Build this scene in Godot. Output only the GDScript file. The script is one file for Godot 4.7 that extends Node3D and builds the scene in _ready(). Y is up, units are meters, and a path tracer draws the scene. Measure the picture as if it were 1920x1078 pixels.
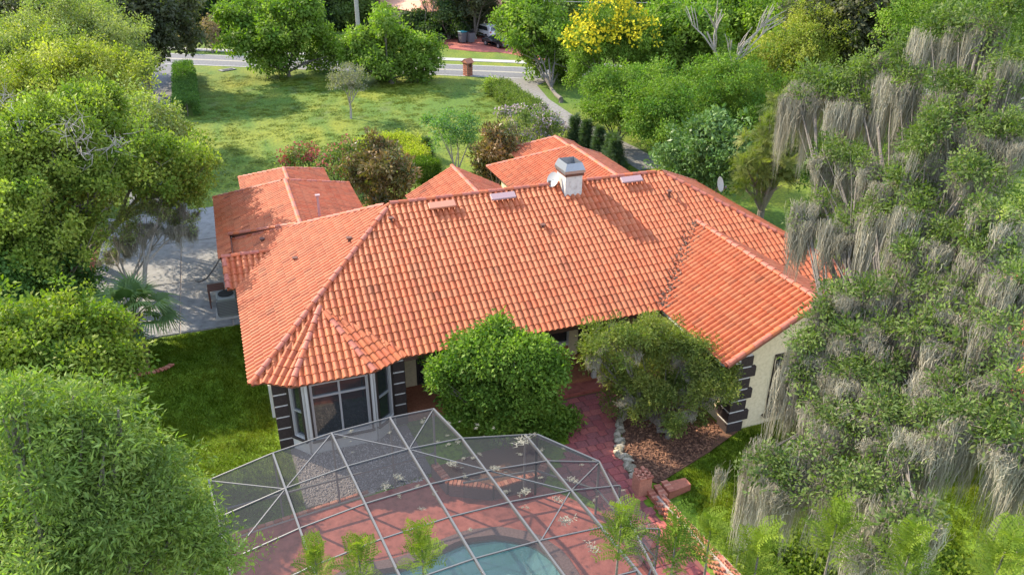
extends Node3D
# Tiled house seen from a drone. x runs along the main ridge, -z away from the camera, y up; metres.
var rng := RandomNumberGenerator.new()
var used := {}
var M := {}
var MESH := {}
const EAVE := 2.92
const PITCH := 0.521

const CAMBASIS := Basis(Vector3(0.93616, 0.00933, 0.35146), Vector3(0.15179, 0.89096, -0.42797), Vector3(-0.31713, 0.45399, 0.83266))
const CAGE := [[[-1.76, 1.95, 17.2], [-1.59, 1.95, 15.7], [-1.43, 1.95, 14.2], [-1.29, 1.95, 12.95], [-1.14, 1.95, 11.55], [-0.98, 1.95, 10.1], [-0.81, 1.95, 8.6]], [[-0.11, 2.3, 17.29], [0.05, 2.3, 15.79], [0.22, 2.3, 14.29], [0.35, 2.3, 13.04], [0.51, 2.3, 11.64], [0.67, 2.3, 10.19], [0.83, 2.3, 8.69]], [[1.45, 2.48, 17.38], [1.62, 2.48, 15.88], [1.78, 2.48, 14.38], [1.92, 2.48, 13.13], [2.08, 2.48, 11.73], [2.23, 2.48, 10.28], [2.4, 2.48, 8.78]], [[3.07, 2.52, 17.47], [3.24, 2.52, 15.97], [3.4, 2.52, 14.47], [3.54, 2.52, 13.22], [3.69, 2.52, 11.82], [3.85, 2.52, 10.37], [4.02, 2.52, 8.87]], [[4.33, 2.45, 17.55], [4.71, 2.42, 16.04], [5.0, 2.42, 14.56], [5.14, 2.42, 13.31], [5.3, 2.42, 11.91], [5.46, 2.42, 10.46], [5.62, 2.42, 8.96]], [[6.48, 2.2, 15.87], [6.48, 2.2, 15.87], [6.59, 2.2, 14.65], [6.73, 2.2, 13.4], [6.88, 2.2, 12.0], [7.04, 2.2, 10.55], [7.21, 2.2, 9.05]], [[6.81, 2.15, 15.82], [6.81, 2.15, 15.82], [8.1, 1.85, 14.51], [8.19, 1.85, 13.49], [8.37, 1.85, 11.79], [7.06, 2.2, 10.55], [7.2299999999999995, 2.2, 9.05]]]
const SAPS := [
	[0.3, 6.34, -9.2, "leftmost feathery sapling before the pool cage", 20, 0.44, 0.6],
	[0.93, 6.44, -8.95, "second feathery sapling from the left before the pool", 20, 0.46, 0.5],
	[1.89, 6.47, -8.8, "bright feathery sapling before the pool water", 20, 0.48, 0.6],
	[4.94, 6.6, -8.0, "tall feathery sapling at the right pool cage corner", 20, 0.53, 0.5],
	[5.54, 6.72, -7.35, "grey-green feathery sapling in front of the brick wall", 20, 0.48, 0.25],
	[6.17, 6.63, -7.36, "light feathery sapling over the right lawn", 20, 0.44, 0.6],
	[6.73, 6.56, -6.84, "low bright feathery sapling left of the oak trunk", 20, 0.53, 0.8],
	[7.99, 6.81, -6.66, "feathery sapling left against the oak trunk", 20, 0.53, 0.55],
	[8.29, 7.22, -5.6, "feathery sapling right of the oak trunk", 20, 0.57, 0.6],
	[8.82, 7.8, -4.72, "feathery sapling in the bottom right corner", 20, 0.57, 0.7],
]
const BIGTUFT := [
	[2.73, 2.55, -14.93, 1.2, "white moss clump, right of two on the left screen bays"],
	[2.36, 2.55, -14.72, 1.1, "white moss clump, left of two on the left screen bays"],
	[4.11, 2.55, -14.96, 1.3, "round pale moss clump left of the cage centre"],
	[6.17, 2.42, -15.36, 1.9, "widest moss clump at the top of the cage below the round tree"],
	[5.14, 2.42, -14.57, 1.3, "moss clump on a beam joint near the cage centre"],
	[5.56, 2.42, -13.53, 1.4, "yellowish moss clump right of the cage centre"],
	[6.27, 2.25, -13.14, 1.2, "curved moss clump beside the right centre beam"],
	[6.15, 2.25, -12.42, 1.8, "large pale moss clump in the lower right screen bay"],
	[6.40, 2.25, -11.44, 1.6, "large moss clump near the bottom right of the cage"],
	[6.92, 2.25, -13.67, 1.2, "scattered moss clump high on the right side of the cage"],
]
# name, label, category, group, kind of leaf, base x, base z, crown lobes (x, y, z, radius ...), extras
const TREES := [
	["willow_oak","large narrow-leaved tree filling the bottom left corner","tree","","willow",-4.6,-8.2,[-3.12,8.56,-9.97,0.99,-2.4,8.62,-10.37,0.7,-2.02,8.78,-9.98,0.34,-1.81,7.9,-10.22,0.55,-1.55,6.98,-10.16,0.74,-2.38,7.57,-9.96,1.07,-3.18,7.39,-9.8,1.09,-1.98,6.08,-10.21,1.06,-1.35,6.3,-10.35,0.46,-3.17,9.41,-10.03,0.5,-2.64,9.05,-10.11,0.42,-2.67,8.1,-10.27,0.8,-2.2,6.89,-10.08,0.83,-3.48,7.75,-10.16,0.91,-2.69,6.86,-9.84,0.92,-1.57,5.71,-10.49,0.6,-3.5,6.94,-9.85,0.84,-1.66,7.44,-10.41,0.4],{}],
	["camphor_tree","bright yellow-green bushy tree left of the palm","tree","trees along the left edge","bright",-5.08,-21.39,[-5.79,4.63,-21.74,1.38,-4.86,4.26,-22.09,1.27,-4.12,3.83,-22.11,0.95,-5.94,3.68,-21.23,1.63,-4.79,3.5,-21.11,1.57,-3.93,3.56,-20.99,0.8,-6.29,4.66,-20.99,1.19,-5.06,4.15,-21.28,1.4],{}],
	["laurel_tree","dark glossy tree between the bright bush and the concrete drive","tree","trees along the left edge","dark",-7.04,-29.67,[-7.45,2.89,-30.23,1.64,-6.33,3.38,-29.23,1.1,-6.13,2.68,-29.05,0.84,-7.05,1.89,-29.41,1.62,-7.94,2.89,-29.02,1.59],{}],
	["young_oak","small light oak with moss tufts overhanging the concrete drive","tree","trees along the left edge","oaklight",-4.9,-31.03,[-4.59,3.23,-32.1,0.96,-3.41,3.61,-32.79,1.14,-2.5,3.62,-32.75,1.14,-5.24,2.11,-33.3,0.71,-3.88,3.58,-32.12,0.84,-2.89,4.21,-32.55,0.9,-2.27,3.11,-32.47,0.57],{"moss": [16, 0.4, 1.1], "twin": 1}],
	["laurel_oak","spreading tree whose dark tip reaches the garage roof","tree","trees along the left edge","mid",-7.4,-36.5,[-2.12,5.18,-33.14,1.64,-1.37,5.44,-32.05,0.93,-2.49,6.25,-31.57,1.4,-1.87,4.29,-32.96,0.85,-2.88,5.32,-32.28,1.16,-1.17,5.82,-32.56,0.55],{}],
	["laurel_oak","sunlit pale-topped tree below the dark asphalt lane","tree","trees along the left edge","pale",-7.6,-41.5,[-4.03,5.79,-37.29,2.46,-2.71,5.83,-37.13,1.25,-5.09,4.93,-37.66,2.5,-3.5,4.89,-36.04,1.9,-2.16,5.21,-37.62,0.76],{}],
	["tangled_tree","tangled vine-covered tree with grey bare twigs at left edge","tree","trees along the left edge","mid",-6.21,-31.38,[-5.93,6.67,-30.69,2.22,-7.34,5.81,-31.36,1.92,-5.46,5.36,-30.82,1.55,-7.13,4.47,-30.68,1.79,-6.34,3.91,-31.03,1.26,-5.35,4.4,-32.25,0.96,-7.4,6.99,-31.46,1.63,-6.57,7.22,-31.4,1.51,-4.56,6.2,-30.76,1.37,-5.74,7.39,-31.94,1.36],{"twigs": 14}],
	["elm_tree","yellow-green tree in the middle of the left canopy","tree","trees along the left edge","yellow",-7.78,-46.32,[-7.82,5.97,-46.33,3.59,-5.51,6.59,-45.9,2.3,-9.29,4.92,-45.37,2.94,-5.37,5.35,-46.4,1.87,-7.05,4.83,-46.12,2.57,-10.29,5.52,-47.29,2.41,-8.21,4.1,-46.01,2.11,-10.12,3.81,-46.68,2.16,-6.58,3.92,-47.28,2],{}],
	["ash_tree","pale grey-green feathery tree at the top of the left canopy","tree","trees along the left edge","pale",-8.11,-57.39,[-7.81,7.31,-56.02,3.07,-9.81,6.42,-56.21,2.63,-6.35,6.21,-57.34,2.95,-11.46,5.55,-56.18,2.65,-5.36,5.01,-57.98,1.73,-8.62,5.8,-57.52,2.88,-7.04,7.87,-58.65,1.74],{}],
	["live_oak","dark brownish-green oak behind the feathery tree by the road","tree","trees along the left edge","oakdark",-5.48,-72.78,[-5.29,5.04,-72.28,3.93,-6.35,6.31,-73.02,3.97,-3.57,6.17,-73.33,3.37,-8.13,6.88,-72.32,2.98,-3.42,5.82,-72.73,2.03,-6.04,3.53,-71.92,2.02],{}],
	["live_oak","grey dark oak in the top left corner","tree","trees along the left edge","oakdark",-14.89,-82.65,[-15.9,5.23,-80.87,4.06,-13.96,5.64,-82.25,3.83,-12.56,5.74,-84.75,3.23,-16.69,2.82,-80.77,2.99],{}],
	["added_shade_tree","tall green tree added to shade the left end of the concrete drive","tree","trees along the left edge","mid",-9.5,-40.5,[-5.77,7.63,-32.57,1.66,-5.4,6.67,-33.94,1.62,-4.82,7.33,-34.27,1.45,-6.07,6.3,-34.08,1.63,-4.74,6.46,-34.63,1.18,-5.12,7.75,-33.5,1.13],{}],  # added tree, placed so that its shade falls on the drive
	["laurel_tree","mid-green tree at the left edge above the bright bush","tree","trees along the left edge","mid",-6.97,-29.17,[-7.49,4.17,-29.27,1.58,-6.49,4.21,-29.31,1.3,-7.86,2.25,-28.58,1.32,-7.53,5.36,-29.33,1.3,-5.42,4.35,-29.09,1.03],{}],
	["laurel_tree","yellowish tree at the left edge below the vine-covered tree","tree","trees along the left edge","bright",-4.6,-15.32,[-4.95,6.17,-15.6,0.77,-4.58,5.94,-15.62,0.68,-4.99,5.86,-15.12,0.61,-4.05,6.05,-15.46,0.54],{}],
	["undergrowth_bush","row of mid-green shrubs along the left edge of the concrete drive","bush","trees along the left edge","mid",-8.2,-33,[-7.46,0.47,-36.12,0.91,-8.03,0.41,-35.58,1.16,-7.62,0.28,-36.43,0.79,-7.38,1.72,-34.7,0.99,-8.68,0.46,-36.15,1.32,-7.98,0.3,-35.76,0.85],{}],
	["undergrowth_bush","dark low bush under the left edge canopy beside the drive","bush","trees along the left edge","dark",-4.79,-23.01,[-7.26,0.89,-32.19,1.17,-6.4,0.69,-30.84,1.02,-5.58,0.63,-29.98,0.61,-4.61,1.47,-23.04,0.8,-5.07,1.04,-22.95,0.9],{}],
	["roadside_tree","first dark tree beyond the road at its left end","tree","trees beyond the road","fardark",-1.7,-103.98,[-1.48,6.08,-106.19,3.71,0.49,5.89,-101.34,2.83,-2.1,2.45,-106.44,3.73,-3.98,1.8,-103.53,2.54,-0.58,1.79,-101.68,2.67,-2.17,0.83,-104.45,2.39,-2.17,3.83,-106.1,2.6],{}],
	["roadside_tree","dark tree beyond the road left of the wide bright tree","tree","trees beyond the road","fardark",2.52,-106.96,[2.77,5.81,-108.11,4.13,4.83,5.25,-106.97,3.28,2.15,1.81,-107.77,4.14,0.1,1.01,-106.85,2.87,3.7,1.08,-106.68,3.08,2.13,0.96,-109.87,2.75,2.1,2.94,-110.09,2.95],{}],
	["roadside_tree","dark tree peeking above the wide bright lawn tree","tree","trees beyond the road","fardark",7.87,-109.71,[7.96,5.53,-109.87,4.21,9.87,5.16,-106.51,3.27,7.37,2.46,-107.68,4.14,5.48,1.05,-111.67,3,9.23,1.11,-109.96,3.18,7.32,0.94,-107.02,2.68,7.35,3.68,-109.37,2.94],{}],
	["roadside_tree","dark tree beyond the road behind the wide lawn tree's right side","tree","trees beyond the road","fardark",13.06,-103.17,[13.35,5.83,-105.1,4.05,15.21,5.4,-102.55,3.17,12.81,2.08,-104.01,4.02,10.92,1,-105.82,2.86,14.53,1.06,-104.02,3.03,13.07,0.93,-105.59,2.66,12.69,3.41,-104.55,2.83],{}],
	["roadside_tree","dark tree around the white utility pole","tree","trees beyond the road","far",18.03,-105.46,[18.49,5.44,-108.11,4.01,20.31,5.02,-105.2,3.14,17.18,1.58,-102.64,3.82,15.49,0.96,-105.36,2.74,19.69,1.05,-106.57,2.99,17.42,0.88,-103.32,2.51,16.98,2.97,-102.72,2.67],{}],
	["roadside_tree","dark tree above the lobed lawn tree","tree","trees beyond the road","fardark",25.43,-107.01,[25.41,5.33,-107.54,3.86,27.05,4.95,-104.17,3.01,24.56,1.34,-104.91,3.78,22.33,0.92,-104.76,2.63,27.07,1.02,-107.13,2.91,25.44,0.89,-107.74,2.53,24.4,2.74,-105.41,2.65],{}],
	["roadside_tree","dark tree left of the peach-roofed neighbour house","tree","trees beyond the road","fardark",28.59,-99.98,[28.66,5.84,-100.96,3.84,31.39,5.05,-101.9,3.12,27.72,2.07,-98.12,3.74,26.46,0.94,-101.35,2.7,29.36,0.98,-97.21,2.8,27.99,0.86,-98.12,2.44,27.56,3.41,-98.6,2.63],{}],
	["roadside_tree","low dark tree before the neighbour house's left end","tree","trees beyond the road","fardark",23.8,-92.48,[23.47,6.8,-91.51,2.36,26.16,5.99,-93.37,1.94,24.01,0.86,-94.67,2.45,21.86,0.6,-94.1,1.7,25.56,0.64,-93.71,1.83,24.26,0.56,-94.79,1.6,23.55,1.98,-93.9,1.7],{}],
	["roadside_tree","dark tree hiding the neighbour house's left wall","tree","trees beyond the road","fardark",26.53,-91.73,[26.64,6.62,-92.72,2.08,29.11,5.91,-93.41,1.69,26.49,1.41,-92.75,2.1,23.76,0.85,-90,1.42,27.84,0.55,-91.2,1.56,27.15,0.49,-94.16,1.39,25.42,3.13,-89.98,1.42],{}],
	["roadside_tree","grey oak hanging over the neighbour's peach roof","tree","trees beyond the road","oakdark",29.54,-90.81,[29.05,6.79,-90.12,2.36,30.79,6.32,-88.66,1.87,28.98,4.8,-90.01,2.36,27.95,3.43,-93.04,1.7,31.62,3.25,-92.43,1.83,30.18,2.04,-92.8,1.59,28.83,6.03,-90.47,1.66],{}],
	["crape_myrtle","faded pink crape myrtle left of two by the road","tree","pink crape myrtles by the road","pinkish",-2.53,-91.76,[-2.39,1.76,-93.55,0.98,-1.98,2.62,-93.94,0.59,-2.74,1,-93.9,0.79,-2.28,0.85,-91.54,0.58],{}],
	["crape_myrtle","faded pink crape myrtle nearer the wide bright tree","tree","pink crape myrtles by the road","pinkish",0.02,-90.63,[0.28,2.09,-91.96,1.09,0.2,3.05,-91.32,0.57,0.5,1.22,-91.47,0.89,0.14,0.58,-91.77,0.64],{}],
	["camphor_tree","wide bright green tree on the lawn edge by the road","tree","","bright2",6.4,-76.36,[4.08,4.63,-77.57,2.6,7.82,3.76,-76.9,2.8,9.76,1.71,-77.56,2.08,5.65,1.64,-77.02,2.06,2.27,5.46,-77.04,1.39,2.36,3.38,-74.95,1.47,8.68,5.37,-76.58,1.93,10.73,1.99,-76.17,1.19,4.73,3.37,-74.86,2.31,6.99,5.64,-76.05,1.91,4.57,1.8,-75.36,1.38],{}],
	["viburnum_tree","lobed bright green tree with a narrow upright top","tree","","bright2",14.93,-70.44,[15.13,5.85,-72.29,1.03,14.53,5.1,-70,1.2,12.71,3.12,-71.59,1.83,15.81,2.97,-72.45,2.18,18.28,2.39,-71.4,1.86,15.27,1.49,-71.55,2.26,12.03,1.96,-70.49,1.2,17.45,1.2,-70.34,1.73,13.2,1.71,-69.74,1.7,11.64,2.95,-71.01,1.11],{}],
	["magnolia_tree","left magnolia with rust-brown leaf backs behind the garage","tree","magnolias behind the house","magnolia",7.27,-39.49,[7.11,3.78,-40.21,0.41,7.16,3.17,-39.98,0.7,7.02,2.17,-40.68,1.08,7.74,2.61,-38.25,1.13,7.23,0.99,-40.67,1.21,7.9,1.45,-38.87,1.04,6.27,1.67,-40.79,0.66,7.81,2.78,-40.08,0.83,7.48,0.32,-39.99,0.78],{}],
	["magnolia_tree","right magnolia with rust-brown leaf backs beside the chimney","tree","magnolias behind the house","magnolia",13.84,-39.22,[13.98,3.54,-38.74,0.77,13.39,2.85,-38.45,0.94,14.53,2.27,-39.38,0.85,13.72,1.4,-40.05,0.92,14.37,1,-40.07,0.93,14.41,3.19,-38.48,0.53,13.27,2.2,-39.66,0.61],{}],
	["crape_myrtle","red-flowering crape myrtle beyond the garage wing","tree","crape myrtles on the lawn","crape",3.82,-46.3,[3.85,1.47,-45.72,0.86,3.12,1.1,-46.45,0.6,4.6,1.27,-45.47,0.73,3.45,0.91,-45.98,0.6,4.42,1.54,-46.51,0.47],{"flowers": ["red", 38]}],
	["crape_myrtle","multi-stemmed crape myrtle left of the left magnolia","tree","crape myrtles on the lawn","crape",5.56,-43.99,[5.48,1.83,-43.53,0.82,6.11,2.25,-43.5,0.76,5.01,1.45,-43.1,0.57,6.23,1.03,-44.3,0.71,5.62,0.88,-43.47,0.51],{"flowers": ["red", 14]}],
	["crape_myrtle","vase-shaped green crape myrtle in the middle of the lawn edge","tree","crape myrtles on the lawn","crapegreen",13.15,-44.47,[12.88,2.75,-44,1.12,11.77,3.07,-43.79,0.65,13.98,2.65,-43.77,0.79,13.19,3.16,-45.24,0.74,12.61,1.98,-44.88,0.87,13.59,1.82,-44.41,0.8,11.52,3.17,-45.02,0.33,13.96,3.26,-44.2,0.46],{"stems": 6}],
	["crape_myrtle","lilac-flowering crape myrtle beside the curved drive","tree","crape myrtles on the lawn","crape",18.73,-46.93,[18.35,2.19,-47.02,0.94,19.67,1.31,-47.9,0.96,18.09,1.11,-47.8,0.73,18.82,0.77,-47.19,0.8,16.87,2.9,-46.05,0.42],{"flowers": ["lilac", 50]}],
	["crape_myrtle","pale pink crape myrtle behind the right rear wing","tree","crape myrtles on the lawn","crape",20.68,-46.91,[20.17,1.96,-46.34,0.87,20.07,2.21,-47.79,0.59,21,1.1,-46.84,0.74,20.16,0.91,-47.16,0.81],{"flowers": ["lilac", 36]}],
	["rounded_shrub","small leafy shrub at the road end of the right hedge","shrub","","mid",22.39,-64.4,[21.85,1.01,-62.85,0.56,21.75,0.58,-63.4,0.38,22.37,0.64,-63.37,0.38],{}],
	["roadside_tree","dense bright tree at the end of the red paved forecourt","tree","trees on the right behind the house","bright2",26.64,-58.91,[26.22,4.78,-65.56,2.41,28.73,2.94,-66.55,2.62,27.39,5.84,-67.28,2.47,30.78,0.89,-67.14,2.12,26.13,5.07,-69.33,1.54,27.73,2.62,-67.93,2.1,29.59,3.25,-64.95,2.31],{}],
	["roadside_tree","dark tree behind the yellow-flowering tree","tree","trees beyond the road","far",39.22,-89.78,[39.37,3.05,-88.35,3.55,36.26,3.61,-91.68,3.29,41.32,3.9,-86.65,3.2,37.82,1.5,-87.81,2.72],{}],
	["golden_rain_tree","tree with a crown of yellow flower clusters","tree","","mid2",27.86,-53.13,[27.74,6.91,-53.02,2.42,25.94,5.58,-52.45,1.88,28.6,5.95,-51.19,1.88,27.11,4.32,-52.71,2.16,26.46,3.36,-54.45,1.45,29.7,3.94,-52.46,1.86,27.83,5.2,-52.52,2.08],{"flowers": ["yellow", 150, 3]}],
	["laurel_tree","dense green tree below the yellow-flowering tree","tree","trees on the right behind the house","mid2",24.9,-45.64,[23.95,2.86,-46.34,1.41,25.01,3.25,-46.36,2.33,26.77,3.62,-45.71,2.55,24.37,2.38,-44.24,2.15,24.11,3.83,-47.27,1.53,26.1,2.26,-45.6,2.03],{}],
	["laurel_tree","dark green tree leaning over the strip of lawn","tree","trees on the right behind the house","mid2",24.8,-39.33,[24.52,3.45,-39.91,2.27,25.48,2.81,-38.34,2.24,24.67,2.48,-40.18,1.47,25.16,1.83,-39.01,1.63,24.71,4.51,-40.12,1.81],{}],
	["loquat_tree","glossy big-leaved tree right behind the far roof hip","tree","trees on the right behind the house","glossy",23.76,-33.41,[24,3.19,-33.66,1.86,23.27,2.5,-34.72,1.72,24.58,3.24,-32.33,1.75,24.13,2.07,-33.87,1.56,24.01,4.06,-33.14,1.59,23.31,1.86,-33.86,0.97],{}],
	["roadside_tree","bright green tree right of the yellow-flowering tree","tree","trees on the right behind the house","bright2",33.34,-52.26,[34.01,4.17,-53.11,3.73,32.86,6.09,-53.94,2.76,35.56,2.62,-52.18,3.38,32.29,3.5,-52.88,2.6,33.37,6.25,-51.38,2.67],{}],
	["roadside_tree","fern-leaved green tree around the bare trunk","tree","trees on the right behind the house","mid2",31.38,-42.69,[31.93,2.45,-43.61,3.02,30.15,2.91,-44.53,2.59,32.95,4.08,-42.33,2.78,30.1,4.53,-42,2.28,31.85,2.53,-41.12,2.31],{}],
	["roadside_tree","lime green tree at the top beside the bare branches","tree","trees on the right behind the house","bright2",45.4,-58.42,[46.75,3.4,-60.05,4.34,45.89,5.75,-55.83,3.83,44.88,5.19,-61.08,3.73,47.25,1.65,-59.1,3.32,45.78,2.14,-60.8,2.9],{}],
	["acacia_tree","yellow-leaved tree left of the mossy oak's top","tree","trees on the right behind the house","yellow",37.88,-43.91,[37.06,5.14,-44.6,2.54,37.51,7.11,-42.78,2.37,39.75,5.54,-43.94,1.92,36.64,6.03,-42.75,2.36,38.01,3.73,-44.97,1.91],{}],
	["red_cedar","olive feathery cedar in front of the mossy oak","tree","","cedar",23.68,-28.42,[24.06,5.97,-28.98,0.96,23.43,7.21,-27.63,0.77,23.48,5.06,-28.79,0.96,22.39,4.25,-28.19,0.83,24.42,5.72,-27.93,0.79,23.55,4.97,-27.76,0.94,23.21,3.66,-28.35,0.74,22.86,3.17,-28.78,0.64,23.4,3.99,-27.69,0.79,24.56,3.9,-28.39,0.76],{}],
	["roadside_tree","grey-green tree behind the mossy oak's top left","tree","trees on the right behind the house","oakdark",41.61,-43.2,[40.85,7.96,-43.03,3.37,40.6,8.41,-45.48,2.76,42.82,8.62,-41.02,3.36,41.22,6.91,-41.18,2.65,40.32,6.65,-43.08,2.24],{}],
	["roadside_tree","tree at the top right corner behind the oak","tree","trees on the right behind the house","mid2",42.21,-35.22,[40.38,9.73,-34.92,3.02,42.24,9.91,-34.09,3.07,39.56,9.05,-35.84,2.32,44.5,8.48,-34.08,2.44],{}],
	["roadside_tree","hidden green tree behind the hanging moss","tree","trees on the right behind the house","mid2",27.88,-25.72,[26.8,3.63,-27.63,2.27,26.67,5.89,-26.07,2.17,28.08,7.35,-25.48,2.18,25.86,5.31,-28.47,1.64,28.49,2.53,-26.35,2.3,29.56,4.43,-24.2,2.24,30.19,5.65,-22.4,2.19],{}],
	["roadside_tree","far green tree above the yellow-flowering tree","tree","trees beyond the road","far",52.33,-99.01,[53.17,6.54,-101.93,4.77,54.21,5.4,-99.1,3.75,52.64,2.26,-100.26,4.34,49.78,1.65,-100.99,3.38,54.77,1.83,-98.03,3.56,51.79,1.17,-98.3,3.34],{}],
	["roadside_tree","far green tree at the top middle right","tree","trees beyond the road","far",57.89,-95.86,[56.37,7.04,-94.67,4.57,57.94,5.85,-93.08,3.64,58.13,2.48,-96.82,4.33,54.07,2.18,-95.35,3.29,58.37,2.45,-91.79,3.45,58.16,1.19,-96.43,3.39],{}],
	["roadside_tree","far green tree behind the bare branches","tree","trees beyond the road","far",63.15,-92.48,[63.65,6.9,-94.63,4.73,63.02,6.02,-89.83,3.65,63.34,2.72,-93.22,4.32,60.98,2.03,-94.59,3.38,65.28,2.3,-91.05,3.55,63.93,1.19,-93.58,3.41],{}],
	["roadside_tree","far green tree above the lime tree","tree","trees beyond the road","far",69.14,-88.1,[69.44,7.16,-89.91,4.71,69.9,6.11,-87,3.71,70.33,2.85,-90,4.38,65.3,2.71,-87.67,3.28,71.69,2.53,-87.27,3.58,71.17,1.21,-90.49,3.46],{}],
	["roadside_tree","far tree beside the peach-roofed house","tree","trees beyond the road","far",37.76,-105.43,[36.75,6.72,-103.66,4.57,38.59,5.47,-102.53,3.64,38.09,1.92,-107.43,4.37,35.03,1.37,-107.64,3.4,41.28,1.28,-107.43,3.65,37.83,1.19,-106.71,3.41],{}],
	["roadside_tree","far green tree above the yellow-leaved tree","tree","trees beyond the road","far",74.12,-83.95,[74.17,7.42,-85.43,4.69,73.77,6.48,-81.81,3.66,75.57,3.15,-85.9,4.38,71.19,2.86,-84.63,3.32,74.34,3.24,-80.59,3.47,72.11,1.57,-81.37,3.27],{}],
	["round_ficus","round dense green tree clipped to a dome before the porch","tree","","ficus",6.75,-18.3,[5.73,2.22,-19.39,1.13,6.62,3.33,-18.67,1.06,7.47,2.93,-17.98,1.09,6.64,1.74,-18.73,1.37,5.79,1.18,-19.36,0.91,7.32,1.74,-17.97,0.95,6.53,0.96,-18.43,0.79,6.22,3.07,-18.76,0.98,6.99,3.32,-18.07,0.96,8.1,2.45,-18,0.6,4.96,2.51,-19.05,0.57],{}],
	["small_oak","small oak with grey moss in the mulch bed by the path","tree","","oaklight2",11.79,-16.8,[9.97,3.54,-17.58,0.75,11.07,3.46,-17.74,0.77,10.26,2.06,-18.68,0.73,11.84,2.56,-17.45,1.09,12.97,2.13,-16.94,1.02,11.02,1.78,-17.71,0.98,12.03,1.59,-16.56,0.94,12.81,2.14,-15.89,0.59,10.83,0.83,-18.28,0.55,12.56,2.88,-17.13,0.68,11.29,1.14,-17.05,0.69,9.72,2.86,-18.36,0.44],{"moss": [4, 0.3, 0.7]}],
	["ground_cover_bush","low clipped green bush between the round tree and red path","bush","","ficus",8.37,-18.23,[8.54,0.25,-18.4,0.7,8.94,0.18,-18.37,0.42,7.74,0.59,-17.93,0.61,8.52,0.19,-18.81,0.46,7.69,0.16,-18.14,0.45],{}],
	["live_oak","giant live oak draped in grey hanging moss","tree","","oak",13.9,-9.6,[15.37,10.96,-17.11,0.56,15.5,10.9,-16.31,0.7,15.68,11.48,-15.43,0.69,16.14,12.07,-14.95,0.71,16.23,12.7,-14.1,0.72,16.31,13.11,-13.22,0.73,15.96,12.46,-12.05,0.62,15.15,10.95,-15.26,0.5,14.78,10.6,-16.96,0.37,15.38,11.6,-14.3,0.51,13.9,9.85,-14.38,0.53,14.02,9.93,-13.69,0.41,13.95,9.85,-12.16,0.57,14.44,10.6,-12.35,0.65,14.72,11.2,-12.01,0.65,14.35,10.52,-10.87,0.62,14.95,11.24,-10.9,0.63,13.91,10.05,-9.78,0.59,13.46,9.42,-9.54,0.54,15.45,11.68,-12.7,0.62,15.51,11.75,-11.82,0.53,13.32,8.39,-14.24,0.4,13.54,8.79,-14.03,0.33,13.48,8.66,-13.11,0.37,13.53,9.16,-12.47,0.49,13.33,8.53,-12.97,0.27,13.48,9.59,-11.32,0.42,11.85,7.76,-11.33,0.41,11.45,7.4,-11.18,0.34,11.56,7.5,-10.47,0.56,10.96,7.03,-10.82,0.4,10.7,6.57,-10.79,0.3,10.95,7,-11.11,0.26,11.01,6.92,-9.9,0.54,11.18,7.2,-9.38,0.54,10.67,6.4,-10.55,0.3,12.03,8.1,-10.85,0.4,11.79,7.76,-9.91,0.39,12.74,8.39,-10.64,0.29,12.07,8.01,-9.24,0.41,12.18,8.09,-8.75,0.33,12.32,8.26,-9.24,0.29,13.21,8.85,-8.67,0.34,10.31,6.33,-9.77,0.34,10.36,6.44,-9.12,0.51,10.78,6.94,-8.61,0.5,10.6,6.79,-7.87,0.51,10.83,7.32,-7.55,0.5,10.94,7.77,-7.03,0.5,10.86,7.82,-6.38,0.45,8.59,5.69,-9.22,0.38,8.88,5.8,-8.66,0.44,9.19,6.04,-8.02,0.47,9.63,6.39,-7.81,0.43,9.42,6.15,-8.82,0.36,9.59,6.42,-7.21,0.3,8.94,5.89,-9.16,0.32,9.42,6.81,-6.42,0.31,9.15,6.58,-6.46,0.25,8.97,6.12,-6.71,0.37,12.44,8.62,-8.01,0.41,11.61,8.32,-7.08,0.43,11.93,7.79,-8.07,0.35,13.24,9.31,-8.63,0.41,11.53,7.57,-8.29,0.33,13.15,8.88,-10.77,0.49,13.52,9.32,-10.31,0.51,13.25,8.71,-9.67,0.4,12.76,8.46,-9.98,0.35,12.69,8.58,-8.72,0.38],{"moss": [17, 0.6, 2.9], "big": 1}],
]
func P(x: float, y: float, v: float) -> Vector3: return Vector3(x, y, -v)
func rr(a: float, b: float) -> float: return rng.randf_range(a, b)
func lin(r: float, g: float, b: float) -> Color: return Color(r, g, b).linear_to_srgb()

func numbered(n: String) -> String:
	if not used.has(n):
		used[n] = 0
		return n
	used[n] += 1
	return "%s_%03d" % [n, used[n]]
func tag(o: Node, label: String, category: String, group := "", kind := ""):
	if label: o.set_meta("label", label)
	if category: o.set_meta("category", category)
	if group: o.set_meta("group", group)
	if kind: o.set_meta("kind", kind)
	return o
func thing(n: String, label: String, category: String, at := Vector3.ZERO, turn := 0.0, group := "") -> Node3D:
	var o := Node3D.new()
	o.name = numbered(n); add_child(o)
	o.position = at; o.rotation.y = turn
	tag(o, label, category, group)
	return o
func put(parent: Node, n: String, mesh: Mesh, m: Material, xf := Transform3D.IDENTITY) -> MeshInstance3D:
	var o := MeshInstance3D.new()
	o.mesh = mesh
	o.material_override = m
	o.transform = xf
	if parent == self:
		o.name = numbered(n); add_child(o)
	else:
		o.name = n; parent.add_child(o, true)
	return o
func structure(n: String, mesh: Mesh, m: Material) -> MeshInstance3D:
	var o := put(self, n, mesh, m)
	o.set_meta("kind", "structure")
	return o
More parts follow.
